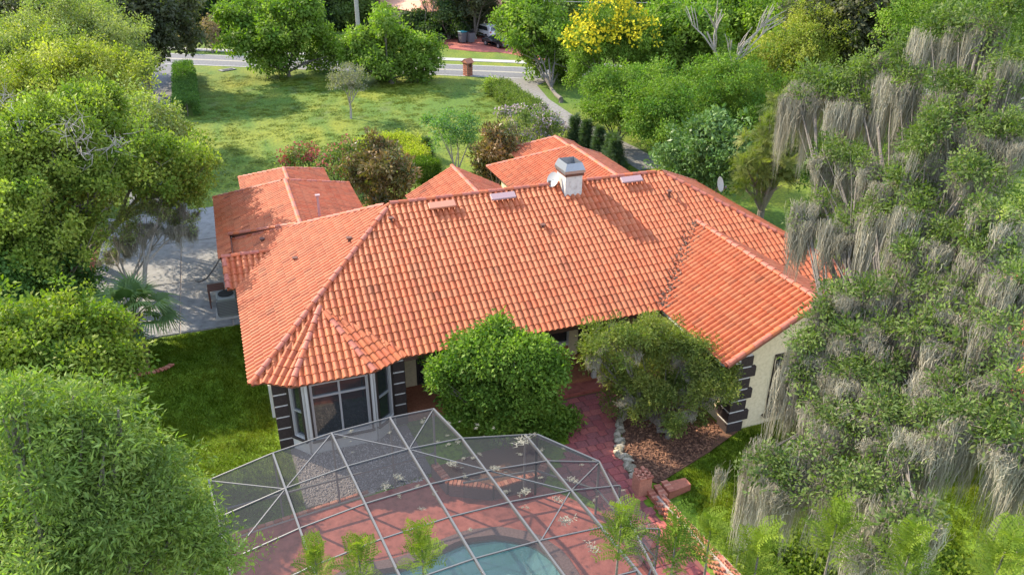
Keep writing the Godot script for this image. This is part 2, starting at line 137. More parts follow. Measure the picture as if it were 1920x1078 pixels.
func copies(parent: Node, n: String, mesh: Mesh, m: Material, xfs: Array, cols: Array, kind := "") -> MultiMeshInstance3D:
	var mm := MultiMesh.new()
	mm.transform_format = MultiMesh.TRANSFORM_3D
	mm.use_colors = true
	mm.mesh = mesh
	mm.instance_count = xfs.size()
	for i in xfs.size():
		mm.set_instance_transform(i, xfs[i])
		mm.set_instance_color(i, cols[i])
	var o := MultiMeshInstance3D.new()
	o.multimesh = mm
	o.material_override = m
	if parent == self:
		o.name = numbered(n); add_child(o)
	else:
		o.name = n; parent.add_child(o, true)
	if kind: o.set_meta("kind", kind)
	return o

# ---------------------------------------------------------------- materials
func noise_tex(freq: float, ramp: Array, oct := 5, size := 512, sd := 1, typ := FastNoiseLite.TYPE_SIMPLEX_SMOOTH) -> NoiseTexture2D:
	var n := FastNoiseLite.new()
	n.noise_type = typ; n.frequency = freq; n.fractal_octaves = oct; n.seed = sd; n.fractal_gain = 0.6
	var t := NoiseTexture2D.new()
	t.width = size; t.height = size; t.seamless = true; t.noise = n; t.generate_mipmaps = false
	if ramp.size():
		var g := Gradient.new()
		var off := PackedFloat32Array(); var col := PackedColorArray()
		for r in ramp:
			off.append(r[0]); col.append(r[1])
		g.offsets = off; g.colors = col
		t.color_ramp = g
	return t
func mat(c: Color, rough := 0.8, metal := 0.0) -> StandardMaterial3D:
	var m := StandardMaterial3D.new()
	m.albedo_color = c; m.roughness = rough; m.metallic = metal
	return m
func texmat(tex: Texture2D, metres: float, rough := 0.85, tint := Color.WHITE, relief: Texture2D = null, depth := 1.0) -> StandardMaterial3D:
	var m := mat(tint, rough)
	m.albedo_texture = tex
	m.uv1_triplanar = true; m.uv1_world_triplanar = true
	m.uv1_scale = Vector3.ONE / metres
	if relief:
		m.heightmap_enabled = true; m.heightmap_texture = relief; m.heightmap_scale = depth
	return m
func leafmat(back: Color, rough := 0.5) -> StandardMaterial3D:
	var m := mat(Color.WHITE, rough)
	m.vertex_color_use_as_albedo = true
	m.backlight_enabled = true; m.backlight = back
	m.metallic_specular = 0.22
	m.cull_mode = BaseMaterial3D.CULL_DISABLED
	return m
func materials():
	var fine := noise_tex(0.05, [], 5, 512, 4)
	M.lawn = texmat(noise_tex(0.02, [[0.0, lin(0.4, 0.45, 0.3)], [0.36, lin(0.62, 0.66, 0.5)], [0.6, lin(0.98, 0.98, 0.9)], [1.0, lin(1.0, 1.0, 1.0)]], 7, 1024, 3), 5.0, 0.95, Color.WHITE, fine, 3.0)
	M.lawn.vertex_color_use_as_albedo = true
	M.tile = texmat(noise_tex(0.012, [[0.0, lin(0.45, 0.42, 0.4)], [0.3, lin(0.86, 0.84, 0.82)], [0.6, lin(1, 1, 1)], [1.0, lin(1.0, 0.97, 0.93)]], 6, 512, 9), 1.7, 0.6)
	M.tile.metallic_specular = 0.4
	M.tile.vertex_color_use_as_albedo = true
	M.tilesolo = []
	for k in 6:
		var f: float = [1.0, 0.93, 1.06, 0.87, 1.1, 0.97][k]
		var tm: StandardMaterial3D = M.tile.duplicate()
		tm.vertex_color_use_as_albedo = false
		tm.albedo_color = lin(0.44 * f, (0.109 + 0.008 * (k % 3)) * f, 0.045 * f)
		M.tilesolo.append(tm)
	M.cap = texmat(noise_tex(0.02, [[0.0, lin(0.19, 0.06, 0.04)], [0.4, lin(0.36, 0.1, 0.06)], [1.0, lin(0.45, 0.15, 0.09)]], 5, 512, 12), 2.0, 0.65)
	M.deckboard = mat(lin(0.2, 0.075, 0.045), 0.9)
	M.fascia = mat(lin(0.1, 0.05, 0.035), 0.7)
	M.stucco = texmat(noise_tex(0.03, [[0.0, lin(0.567, 0.47, 0.293)], [0.5, lin(0.675, 0.566, 0.363)], [1.0, lin(0.742, 0.631, 0.421)]], 5, 512, 21), 2.5, 0.92, Color.WHITE, fine, 0.3)
	M.white = mat(lin(0.562, 0.547, 0.51), 0.6)
	M.render = texmat(noise_tex(0.025, [[0.0, lin(0.272, 0.248, 0.224)], [0.35, lin(0.48, 0.464, 0.432)], [1.0, lin(0.576, 0.56, 0.528)]], 6, 256, 22), 1.4, 0.9)
	M.quoin = texmat(noise_tex(0.04, [[0.0, lin(0.022, 0.014, 0.012)], [1.0, lin(0.05, 0.034, 0.03)]], 4, 256, 5), 1.0, 0.75)
	M.darkframe = mat(lin(0.03, 0.02, 0.018), 0.55)
	M.alu = mat(lin(0.124, 0.124, 0.124), 0.5, 0.2)
	M.winframe = mat(lin(0.4, 0.4, 0.4), 0.45, 0.3)
	M.glass = mat(lin(0.025, 0.03, 0.032), 0.06)
	M.glass.metallic_specular = 0.7
	M.steel = mat(lin(0.3, 0.32, 0.35), 0.38, 0.8)
	M.rust = mat(lin(0.11, 0.045, 0.03), 0.8)
	M.screen = mat(Color(lin(0.068, 0.068, 0.072), 0.36), 0.9)
	M.screen.transparency = BaseMaterial3D.TRANSPARENCY_ALPHA
	M.screen.metallic_specular = 0.0
	M.screen.cull_mode = BaseMaterial3D.CULL_DISABLED
	M.concrete = texmat(noise_tex(0.012, [[0.0, lin(0.13, 0.127, 0.124)], [0.4, lin(0.202, 0.198, 0.194)], [0.75, lin(0.238, 0.235, 0.23)], [1.0, lin(0.274, 0.27, 0.263)]], 7, 1024, 31), 6.0, 0.9)
	M.concretepale = texmat(noise_tex(0.02, [[0.0, lin(0.28, 0.266, 0.238)], [1.0, lin(0.406, 0.392, 0.364)]], 6, 512, 32), 4.0, 0.9)
	M.asphalt = texmat(noise_tex(0.03, [[0.0, lin(0.08, 0.08, 0.088)], [0.5, lin(0.128, 0.128, 0.132)], [1.0, lin(0.16, 0.16, 0.16)]], 6, 512, 33), 5.0, 0.95)
	M.lane = texmat(noise_tex(0.03, [[0.0, lin(0.112, 0.105, 0.101)], [0.5, lin(0.18, 0.173, 0.165)], [1.0, lin(0.232, 0.225, 0.21)]], 6, 512, 34), 5.0, 0.95)
	M.paint = mat(lin(0.44, 0.4, 0.288), 0.8)
	M.deck = texmat(noise_tex(0.015, [[0.0, lin(0.16, 0.0448, 0.033)], [0.35, lin(0.288, 0.0768, 0.054)], [0.65, lin(0.352, 0.0992, 0.072)], [1.0, lin(0.4, 0.128, 0.09)]], 7, 1024, 41), 5.0, 0.85)
	M.terracotta = texmat(noise_tex(0.03, [[0.0, lin(0.24, 0.08, 0.04)], [1.0, lin(0.4, 0.16, 0.08)]], 5, 512, 42), 2.0, 0.7)
	M.pool = texmat(noise_tex(0.02, [[0.0, lin(0.15, 0.315, 0.3)], [1.0, lin(0.24, 0.405, 0.375)]], 4, 256, 43), 3.0, 0.8)
	M.water = mat(Color(lin(0.1, 0.32, 0.32), 0.25), 0.04)
	M.water.transparency = BaseMaterial3D.TRANSPARENCY_ALPHA
	M.coping = texmat(noise_tex(0.05, [[0.0, lin(0.1, 0.06, 0.055)], [1.0, lin(0.2, 0.13, 0.12)]], 4, 256, 44), 1.0, 0.9)
	M.bricks = []
	for c in [[0.4, 0.13, 0.075], [0.46, 0.17, 0.1], [0.33, 0.1, 0.06], [0.5, 0.21, 0.13]]:
		M.bricks.append(texmat(noise_tex(0.05, [[0.0, lin(c[0] * 0.7, c[1] * 0.75, c[2] * 0.8)], [1.0, lin(c[0] * 1.1, c[1] * 1.15, c[2] * 1.2)]], 5, 128, 51), 0.6, 0.9))
	M.mortar = mat(lin(0.36, 0.3, 0.26), 0.95)
	M.stones = []
	for c in [[0.34, 0.085, 0.075], [0.3, 0.075, 0.072], [0.38, 0.105, 0.088], [0.28, 0.085, 0.082]]:
		M.stones.append(texmat(noise_tex(0.05, [[0.0, lin(c[0] * 0.6, c[1] * 0.75, c[2] * 0.8)], [0.5, lin(c[0], c[1], c[2])], [1.0, lin(c[0] * 1.15, c[1] * 1.3, c[2] * 1.3)]], 5, 256, 52), 1.1, 0.9))
	M.grout = mat(lin(0.17, 0.06, 0.055), 0.95)
	M.rocks = [texmat(noise_tex(0.04, [[0.0, lin(0.1, 0.085, 0.055)], [1.0, lin(0.42, 0.36, 0.26)]], 5, 256, 53), 0.7, 0.95), texmat(noise_tex(0.04, [[0.0, lin(0.2, 0.17, 0.12)], [1.0, lin(0.6, 0.53, 0.42)]], 5, 256, 54), 0.7, 0.95)]
	M.mulch = texmat(noise_tex(0.06, [[0.0, lin(0.05, 0.022, 0.014)], [0.5, lin(0.13, 0.06, 0.035)], [1.0, lin(0.22, 0.11, 0.065)]], 6, 512, 55), 1.5, 0.95)
	M.gravel = texmat(noise_tex(0.08, [[0.0, lin(0.102, 0.085, 0.0765)], [1.0, lin(0.34, 0.297, 0.272)]], 5, 512, 56), 1.5, 0.95)
	M.chip = mat(Color.WHITE, 0.95); M.chip.vertex_color_use_as_albedo = true
	M.bark = texmat(noise_tex(0.04, [[0.0, lin(0.06, 0.05, 0.04)], [0.5, lin(0.15, 0.13, 0.11)], [1.0, lin(0.27, 0.25, 0.21)]], 6, 512, 61), 1.2, 0.95)
	M.palebark = texmat(noise_tex(0.04, [[0.0, lin(0.2, 0.17, 0.14)], [1.0, lin(0.5, 0.46, 0.4)]], 5, 256, 62), 1.0, 0.95)
	M.twig = mat(lin(0.3, 0.27, 0.24), 0.9)
	M.leaf = leafmat(Color(0.85, 0.95, 0.4))
	M.leafglossy = leafmat(Color(0.6, 0.7, 0.3), 0.3)
	M.leafthin = leafmat(Color(1.0, 1.0, 0.55))
	M.flower = leafmat(Color(0.7, 0.7, 0.7), 0.8)
	M.moss = leafmat(Color(0.5, 0.5, 0.45), 0.95)
	M.car = {"white": mat(lin(0.7, 0.7, 0.7), 0.25), "black": mat(lin(0.012, 0.012, 0.016), 0.2), "teal": mat(lin(0.02, 0.16, 0.2), 0.5), "grey": mat(lin(0.1, 0.1, 0.11), 0.6)}
	M.tyre = mat(lin(0.02, 0.02, 0.02), 0.9)
	M.lampred = mat(lin(0.4, 0.02, 0.02), 0.3)
	M.peach = texmat(noise_tex(0.02, [[0.0, lin(0.42, 0.2, 0.13)], [1.0, lin(0.66, 0.36, 0.25)]], 5, 256, 71), 2.0, 0.8)
	M.rubber = mat(lin(0.04, 0.04, 0.045), 0.7)

# ---------------------------------------------------------------- shapes
func arr(v: PackedVector3Array, n: PackedVector3Array, idx: PackedInt32Array, c := PackedColorArray()) -> ArrayMesh:
	var a := []
	a.resize(Mesh.ARRAY_MAX)
	a[Mesh.ARRAY_VERTEX] = v; a[Mesh.ARRAY_NORMAL] = n; a[Mesh.ARRAY_INDEX] = idx
	if c.size(): a[Mesh.ARRAY_COLOR] = c
	var m := ArrayMesh.new()
	m.add_surface_from_arrays(Mesh.PRIMITIVE_TRIANGLES, a)
	return m
func st_new() -> SurfaceTool:
	var st := SurfaceTool.new()
	st.begin(Mesh.PRIMITIVE_TRIANGLES)
	return st
func tri(st: SurfaceTool, a: Vector3, b: Vector3, c: Vector3):
	# a, b, c anticlockwise seen from the front; stored clockwise
	var n := (b - a).cross(c - a).normalized()
	for p in [a, c, b]:
		st.set_normal(n); st.add_vertex(p)
func quad(st: SurfaceTool, a: Vector3, b: Vector3, c: Vector3, d: Vector3):
	tri(st, a, b, c); tri(st, a, c, d)
func box(st: SurfaceTool, lo: Vector3, hi: Vector3, xf := Transform3D.IDENTITY, ch := 0.0):
	# chamfered box
	var c := (lo + hi) / 2; var h := (hi - lo) / 2
	if ch <= 0.0:
		var p := []
		for k in 8: p.append(xf * (c + Vector3(h.x * (1 if k & 1 else -1), h.y * (1 if k & 2 else -1), h.z * (1 if k & 4 else -1))))
		for f in [[4, 5, 7, 6], [1, 0, 2, 3], [5, 1, 3, 7], [0, 4, 6, 2], [6, 7, 3, 2], [0, 1, 5, 4]]:
			quad(st, p[f[0]], p[f[1]], p[f[2]], p[f[3]])
		return
	var ax := [Vector3.RIGHT, Vector3.UP, Vector3.BACK]
	for i in 3:
		for s in [-1.0, 1.0]:
			var n: Vector3 = ax[i] * s
			var u: Vector3 = ax[(i + 1) % 3]; var w: Vector3 = ax[(i + 2) % 3]
			if s < 0: 
				var t := u; u = w; w = t
			var hu: float = abs(u.dot(h)) - ch; var hw: float = abs(w.dot(h)) - ch; var hn: float = abs(n.dot(h))
			quad(st, xf * (c + n * hn - u * hu - w * hw), xf * (c + n * hn + u * hu - w * hw), xf * (c + n * hn + u * hu + w * hw), xf * (c + n * hn - u * hu + w * hw))
	for i in 3:
		var u: Vector3 = ax[i]; var a: Vector3 = ax[(i + 1) % 3]; var b: Vector3 = ax[(i + 2) % 3]
		var hu: float = abs(u.dot(h)) - ch; var ha: float = abs(a.dot(h)); var hb: float = abs(b.dot(h))
		for sa in [-1.0, 1.0]:
			for sb in [-1.0, 1.0]:
				var q1: Vector3 = a * sa * ha + b * sb * (hb - ch); var q2: Vector3 = a * sa * (ha - ch) + b * sb * hb
				quad(st, xf * (c + q1 - u * hu), xf * (c + q2 - u * hu), xf * (c + q2 + u * hu), xf * (c + q1 + u * hu))
func boxmesh(size: Vector3, ch := 0.0, c := Vector3.ZERO) -> ArrayMesh:
	var st := st_new()
	box(st, c - size / 2, c + size / 2, Transform3D.IDENTITY, ch)
	return st.commit()
func bar(a: Vector3, b: Vector3, w: float, h: float, up := Vector3.UP) -> ArrayMesh:
	# a beam of w x h from a to b
	var st := st_new()
	var d := (b - a).normalized()
	var s := d.cross(up).normalized()
	var u := s.cross(d)
	var xf := Transform3D(Basis(s, u, -d), (a + b) / 2)
	var L := a.distance_to(b)
	box(st, Vector3(-w / 2, -h / 2, -L / 2), Vector3(w / 2, h / 2, L / 2), xf)
	return st.commit()
func tube(st: SurfaceTool, pts: Array, rad: Array, sides := 7, capped := true):
	var rings := []
	var ref := Vector3(0.31, 0.1, 0.94)
	for i in pts.size():
		var d: Vector3 = (pts[min(i + 1, pts.size() - 1)] - pts[max(i - 1, 0)]).normalized()
		var s := d.cross(ref).normalized()
		if d.cross(ref).length() < 0.1: s = d.cross(Vector3.RIGHT).normalized()
		var u := d.cross(s)
		var ring := []
		for k in sides:
			var t := TAU * k / sides
			ring.append(pts[i] + (s * cos(t) + u * sin(t)) * rad[i])
		rings.append(ring)
	for i in pts.size() - 1:
		for k in sides:
			var k2 := (k + 1) % sides
			quad(st, rings[i][k], rings[i][k2], rings[i + 1][k2], rings[i + 1][k])
	if capped:
		var e: int = pts.size() - 1
		for k in sides:
			tri(st, pts[e], rings[e][k], rings[e][(k + 1) % sides])
			tri(st, pts[0], rings[0][(k + 1) % sides], rings[0][k])
func area(p: PackedVector2Array) -> float:
	var s := 0.0
	for k in p.size(): s += p[k].cross(p[(k + 1) % p.size()])
	return s / 2
func prism(st: SurfaceTool, poly: PackedVector2Array, y0: float, y1: float):
	# poly in (x, v), extruded
	var p := poly
	if area(p) < 0:
		p = PackedVector2Array(p); p.reverse()
	var t := Geometry2D.triangulate_polygon(p)
	for k in range(0, t.size(), 3):
		var a := p[t[k]]; var b := p[t[k + 1]]; var c := p[t[k + 2]]
		if (b - a).cross(c - a) < 0:
			var q := b; b = c; c = q
		tri(st, P(a.x, y1, a.y), P(b.x, y1, b.y), P(c.x, y1, c.y))
	for k in p.size():
		var a := p[k]; var b := p[(k + 1) % p.size()]
		quad(st, P(a.x, y0, a.y), P(b.x, y0, b.y), P(b.x, y1, b.y), P(a.x, y1, a.y))
func prismmesh(pts: Array, y0: float, y1: float) -> ArrayMesh:
	var poly := PackedVector2Array()
	for q in pts: poly.append(Vector2(q[0], q[1]))
	var st := st_new()
	prism(st, poly, y0, y1)
	return st.commit()
func strip(pts: Array, w: float, y0: float, y1: float) -> ArrayMesh:
	# a ribbon along points (x, v)
	var l := []; var r := []
	for i in pts.size():
		var a: Vector2 = pts[max(i - 1, 0)]; var b: Vector2 = pts[min(i + 1, pts.size() - 1)]
		var n := (b - a).normalized().orthogonal() * w / 2
		l.append(pts[i] + n); r.append(pts[i] - n)
	var st := st_new()
	for i in pts.size() - 1:
		var q := [l[i], r[i], r[i + 1], l[i + 1]]
		var poly := PackedVector2Array(q)
		if area(poly) < 0: poly.reverse()
		quad(st, P(poly[0].x, y1, poly[0].y), P(poly[1].x, y1, poly[1].y), P(poly[2].x, y1, poly[2].y), P(poly[3].x, y1, poly[3].y))
		for e in [[l[i], l[i + 1]], [r[i + 1], r[i]]]:
			quad(st, P(e[0].x, y0, e[0].y), P(e[1].x, y0, e[1].y), P(e[1].x, y1, e[1].y), P(e[0].x, y1, e[0].y))
	return st.commit()
func rock(sd: int, r := Vector3(1, 0.7, 0.9)) -> ArrayMesh:
	var g := RandomNumberGenerator.new(); g.seed = sd
	var s := SphereMesh.new(); s.radius = 0.5; s.height = 1.0; s.radial_segments = 9; s.rings = 5
	var a := s.get_mesh_arrays()
	var v: PackedVector3Array = a[Mesh.ARRAY_VERTEX]
	var n := FastNoiseLite.new(); n.seed = sd; n.frequency = 1.3
	for i in v.size(): v[i] = v[i] * r * (1.0 + 0.5 * n.get_noise_3dv(v[i] * 1.6))
	var st := st_new()
	var idx: PackedInt32Array = a[Mesh.ARRAY_INDEX]
	for k in range(0, idx.size(), 3): tri(st, v[idx[k]], v[idx[k + 2]], v[idx[k + 1]])
	return st.commit()

# ---------------------------------------------------------------- foliage
func clump(sd: int, n: int, R: float, L: float, W: float, droop := 0.0, up := 0.35) -> ArrayMesh:
	# a spray of leaves round a point, each a folded blade
	var g := RandomNumberGenerator.new(); g.seed = sd
	var v := PackedVector3Array(); var no := PackedVector3Array(); var c := PackedColorArray(); var idx := PackedInt32Array()
	for i in n:
		var d := Vector3(g.randfn(), g.randfn() * 0.7 + up, g.randfn()).normalized()
		var p := d * R * pow(g.randf(), 0.5)
		var dir := (d + Vector3(g.randfn(), g.randfn(), g.randfn()) * 0.6 + Vector3(0, -droop, 0)).normalized()
		var side := dir.cross(Vector3(g.randfn(), g.randfn() + 1.5, g.randfn())).normalized()
		var nn := side.cross(dir).normalized()
		var l := L * g.randf_range(0.7, 1.25); var w := W * g.randf_range(0.75, 1.2) / 2
		var k := v.size()
		v.append(p); v.append(p + dir * l * 0.45 + side * w + nn * w * 0.35); v.append(p + dir * l); v.append(p + dir * l * 0.45 - side * w + nn * w * 0.35)
		var f := g.randf_range(0.72, 1.2)
		var cc := Color(f * g.randf_range(0.92, 1.12), f, f * g.randf_range(0.8, 1.1))
		for q in 4:
			no.append(nn); c.append(cc)
		idx.append_array(PackedInt32Array([k, k + 2, k + 1, k, k + 3, k + 2]))
	return arr(v, no, idx, c)
func feather(sd: int, n: int, R: float, L: float) -> ArrayMesh:
	# fine scale-like sprays: twigs with narrow blades in two ranks
	var g := RandomNumberGenerator.new(); g.seed = sd
	var v := PackedVector3Array(); var no := PackedVector3Array(); var c := PackedColorArray(); var idx := PackedInt32Array()
	for i in n:
		var d := Vector3(g.randfn(), g.randfn() * 0.6 + 0.4, g.randfn()).normalized()
		var side := d.cross(Vector3(g.randfn(), g.randfn() + 1.0, g.randfn())).normalized()
		var nn := side.cross(d).normalized()
		var p := d * R * 0.15
		for j in 7:
			for s in [-1.0, 1.0]:
				var q := p + d * R * (0.2 + 0.13 * j)
				var t: Vector3 = (d * 0.7 + side * s).normalized() * L * (1.0 - 0.08 * j) * g.randf_range(0.8, 1.2)
				var w := d * L * 0.16
				var k := v.size()
				v.append(q); v.append(q + t * 0.5 + w); v.append(q + t); v.append(q + t * 0.5 - w)
				var f := g.randf_range(0.75, 1.2)
				for z in 4:
					no.append(nn * -s); c.append(Color(f, f, f))
				idx.append_array(PackedInt32Array([k, k + 2, k + 1, k, k + 3, k + 2]))
	return arr(v, no, idx, c)
func moss_bundle(sd: int) -> ArrayMesh:
	# hanging strands, one metre long, top at the origin
	var g := RandomNumberGenerator.new(); g.seed = sd
	var v := PackedVector3Array(); var no := PackedVector3Array(); var c := PackedColorArray(); var idx := PackedInt32Array()
	for i in 84:
		var p := Vector3(g.randfn() * 0.1, g.randf_range(-0.15, 0.12), g.randfn() * 0.1)
		var len := g.randf_range(0.15, 1.0)
		var a := g.randf() * TAU
		var side := Vector3(cos(a), 0, sin(a))
		var nn := Vector3(-sin(a), 0.0, cos(a))
		var w := g.randf_range(0.0025, 0.007)
		var f := g.randf_range(0.7, 1.25)
		var k := v.size()
		var q := p
		for j in 7:
			var ww: float = w * [0.7, 1.0, 1.2, 1.0, 0.9, 0.6, 0.1][j]
			v.append(q - side * ww); v.append(q + side * ww)
			for z in 2:
				no.append(nn); c.append(Color(f, f * g.randf_range(0.96, 1.02), f * g.randf_range(0.88, 1.0)))
			q += Vector3(g.randfn() * 0.028 - p.x * 0.12, -len / 6, g.randfn() * 0.028 - p.z * 0.12)
		for j in 6:
			var e := k + j * 2
			idx.append_array(PackedInt32Array([e, e + 1, e + 3, e, e + 3, e + 2]))
	return arr(v, no, idx, c)

# leaf, clump radius, colour a, colour b, density, material
var SP := {}
func species():
	MESH.small = clump(11, 26, 0.26, 0.11, 0.065)
	MESH.lance = clump(12, 40, 0.28, 0.095, 0.027, 0.1)
	MESH.mid = clump(13, 34, 0.36, 0.14, 0.08)
	MESH.broad = clump(14, 18, 0.36, 0.24, 0.11, 0.2)
	MESH.far = clump(15, 36, 0.7, 0.29, 0.165)
	MESH.feather = feather(16, 9, 0.42, 0.12)
	MESH.oak = clump(17, 38, 0.27, 0.092, 0.04)
	MESH.bright = clump(22, 28, 0.32, 0.13, 0.075)
	MESH.pale = clump(18, 48, 0.48, 0.145, 0.075)
	MESH.blossom = clump(19, 16, 0.16, 0.09, 0.08)
	MESH.moss = moss_bundle(20)
	MESH.moss2 = moss_bundle(21)
	SP = {
		"willow": ["lance", 0.27, [0.132, 0.207, 0.057], [0.36, 0.46, 0.125], 17, "leaf"],
		"bright": ["bright", 0.32, [0.144, 0.231, 0.0374], [0.336, 0.399, 0.068], 12, "leaf"],
		"bright2": ["far", 0.62, [0.12, 0.221, 0.0374], [0.3, 0.41, 0.0765], 12, "leaf"],
		"dark": ["mid", 0.36, [0.0739, 0.162, 0.0456], [0.161, 0.267, 0.0684], 12, "leaf"],
		"mid": ["mid", 0.4, [0.138, 0.22, 0.038], [0.386, 0.451, 0.0912], 13, "leaf"],
		"mid2": ["pale", 0.5, [0.0986, 0.202, 0.038], [0.271, 0.383, 0.0684], 12, "leaf"],
		"glossy": ["broad", 0.4, [0.102, 0.183, 0.057], [0.203, 0.305, 0.114], 12, "leafglossy"],
		"pale": ["pale", 0.5, [0.195, 0.267, 0.076], [0.45, 0.475, 0.198], 13, "leaf"],
		"yellow": ["pale", 0.5, [0.184, 0.253, 0.048], [0.5, 0.5, 0.112], 13, "leaf"],
		"oaklight": ["oak", 0.32, [0.178, 0.236, 0.0969], [0.337, 0.372, 0.152], 5, "leaf"],
		"oaklight2": ["oak", 0.26, [0.127, 0.179, 0.045], [0.299, 0.326, 0.0825], 15, "leaf"],
		"oak": ["oak", 0.27, [0.0853, 0.136, 0.0426], [0.213, 0.281, 0.0947], 11, "leaf"],
		"oakdark": ["far", 0.62, [0.072, 0.0893, 0.0525], [0.168, 0.173, 0.0975], 12, "leaf"],
		"fardark": ["far", 0.75, [0.036, 0.0735, 0.0328], [0.101, 0.147, 0.0585], 12, "leaf"],
		"far": ["far", 0.75, [0.087, 0.159, 0.0475], [0.203, 0.268, 0.076], 12, "leaf"],
		"pinkish": ["pale", 0.45, [0.172, 0.161, 0.1], [0.5, 0.322, 0.28], 9, "leaf"],
		"magnolia": ["broad", 0.36, [0.0949, 0.121, 0.0499], [0.328, 0.193, 0.1], 12, "leafglossy"],
		"crape": ["mid", 0.38, [0.131, 0.205, 0.0627], [0.313, 0.349, 0.142], 7, "leaf"],
		"crapegreen": ["mid", 0.38, [0.132, 0.244, 0.0916], [0.239, 0.376, 0.131], 6, "leaf"],
		"cedar": ["feather", 0.42, [0.116, 0.159, 0.0475], [0.29, 0.305, 0.095], 13, "leaf"],
		"ficus": ["small", 0.27, [0.0954, 0.188, 0.0304], [0.244, 0.365, 0.0608], 18, "leaf"],
		"hedge": ["mid", 0.36, [0.109, 0.171, 0.0475], [0.239, 0.29, 0.0832], 12, "leaf"],
		"goldhedge": ["mid", 0.36, [0.345, 0.402, 0.0499], [0.5, 0.5, 0.08], 12, "leaf"],
		"juniper": ["feather", 0.4, [0.0544, 0.102, 0.0522], [0.131, 0.188, 0.0832], 14, "leaf"],
	}
func rnd_dir() -> Vector3: return Vector3(rng.randfn(), rng.randfn(), rng.randfn()).normalized()
func turned(y: Vector3, s: float) -> Basis:
	# a random turn whose up leans to y
	var u := (y + rnd_dir() * 0.6).normalized()
	var x := u.cross(rnd_dir()).normalized()
	return Basis(x, u, x.cross(u)).scaled(Vector3.ONE * s)
func blend(a: Array, b: Array, t: float, f: float) -> Color:
	return Color(lerp(a[0], b[0], t) * f, lerp(a[1], b[1], t) * f, lerp(a[2], b[2], t) * f)
func fill_lobe(c: Vector3, r: float, sp: Array, xfs: Array, cols: Array, squash := 0.85):
	# foliage gathers in tufts spread over the lobe, with gaps between them
	var cr: float = sp[1]
	var n := int(clampf(sp[4] * r * r / (cr * cr), 12, 900))
	var loose: bool = sp[0] != "small"
	var m := int(clampf(r * r * 9.0 / (cr * 2.2), 12, 48)) if loose else int(clampf(r * r * 5.0 / (cr * 2.2), 7, 26)) + 12
	if sp[0] == "lance": m = int(m * 1.6)
	var tone := rr(0.0, 0.25)
	for k in m:
		var d := rnd_dir()
		if d.y < -0.25 and rng.randf() < 0.6: d.y = -d.y
		var tr := r * (rr(0.17, 0.34) if loose else rr(0.28, 0.46))
		var tc := c + Vector3(d.x, d.y * squash, d.z) * (r * (rr(0.45, 1.02) if loose else rr(0.5, 0.84)))
		var share := 1.0
		if loose and k % 6 == 5:   # a shoot that breaks the outline
			tr = r * rr(0.08, 0.18); tc = c + Vector3(d.x, abs(d.y) * squash, d.z) * (r * rr(1.0, 1.5 if sp[0] == "lance" else 1.28)); share = 0.3
		var tt := tone + rr(-0.2, 0.6)
		for i in int(n * share / m):
			var e := rnd_dir()
			var p := tc + Vector3(e.x, e.y * 0.7, e.z) * tr * pow(rng.randf(), 0.5)
			if p.y < 0.1: p.y = rr(0.1, 0.4)
			xfs.append(Transform3D(turned(d * 0.5 + e * 0.5 + Vector3.UP * 0.6, rr(0.6, 1.3)), p))
			cols.append(blend(sp[2], sp[3], clampf(tt + rr(-0.1, 0.4), 0, 1), rr(0.78, 1.18)))
func trunk_shape(b: Vector3, lobes: Array, r0: float, stems := 1) -> ArrayMesh:
	var st := st_new()
	var c := Vector3.ZERO; var low := 1e9
	for l in lobes:
		c += l[0]; low = min(low, l[0].y - l[1])
	c /= lobes.size()
	var fork := Vector3(lerp(b.x, c.x, 0.45), clampf(low * 0.8, 0.35, c.y * 0.7), lerp(b.z, c.z, 0.45))
	if stems > 1:
		for s in stems:
			var l = lobes[s % lobes.size()]
			var o := Vector3(rr(-0.2, 0.2), 0, rr(-0.2, 0.2))
			tube(st, [b + o * 0.5 + Vector3(0, -0.05, 0), b.lerp(l[0], 0.4) + o, l[0] + o], [r0, r0 * 0.8, r0 * 0.25], 6)
		return st.commit()
	var jog := Vector3(rr(-0.15, 0.15), 0, rr(-0.15, 0.15)) * (1 + low * 0.1)
	tube(st, [b + Vector3(0, -0.1, 0), b + Vector3(0, 0.3, 0), b.lerp(fork, 0.55) + jog, fork], [r0 * 1.5, r0 * 1.12, r0 * 0.95, r0 * 0.85], 9)
	for l in lobes:
		var e: Vector3 = l[0] + Vector3(0, -0.15 * l[1], 0)
		var m: Vector3 = fork.lerp(e, 0.5) + Vector3(rr(-0.3, 0.3), rr(-0.1, 0.35), rr(-0.3, 0.3)) * l[1] * 0.7
		var th := 1.0 if lobes.size() < 25 else rr(0.16, 0.42)   # a great crown has many slim limbs and a few stout ones
		if lobes.size() >= 25: m += Vector3(rr(-0.8, 0.8), rr(0.0, 0.9), rr(-0.8, 0.8))
		tube(st, [fork, m, e, e + rnd_dir() * l[1] * 0.5 + Vector3(0, 0.3, 0)], [r0 * 0.6 * th, r0 * 0.36 * th, r0 * 0.18 * th, r0 * 0.05 * th], 6)
		for j in 3:
			var f: Vector3 = l[0] + rnd_dir() * l[1] * 0.9
			tube(st, [m, m.lerp(f, 0.6) + rnd_dir() * 0.1, f], [r0 * 0.2 * th, r0 * 0.12 * th, r0 * 0.03 * th], 5)
	return st.commit()
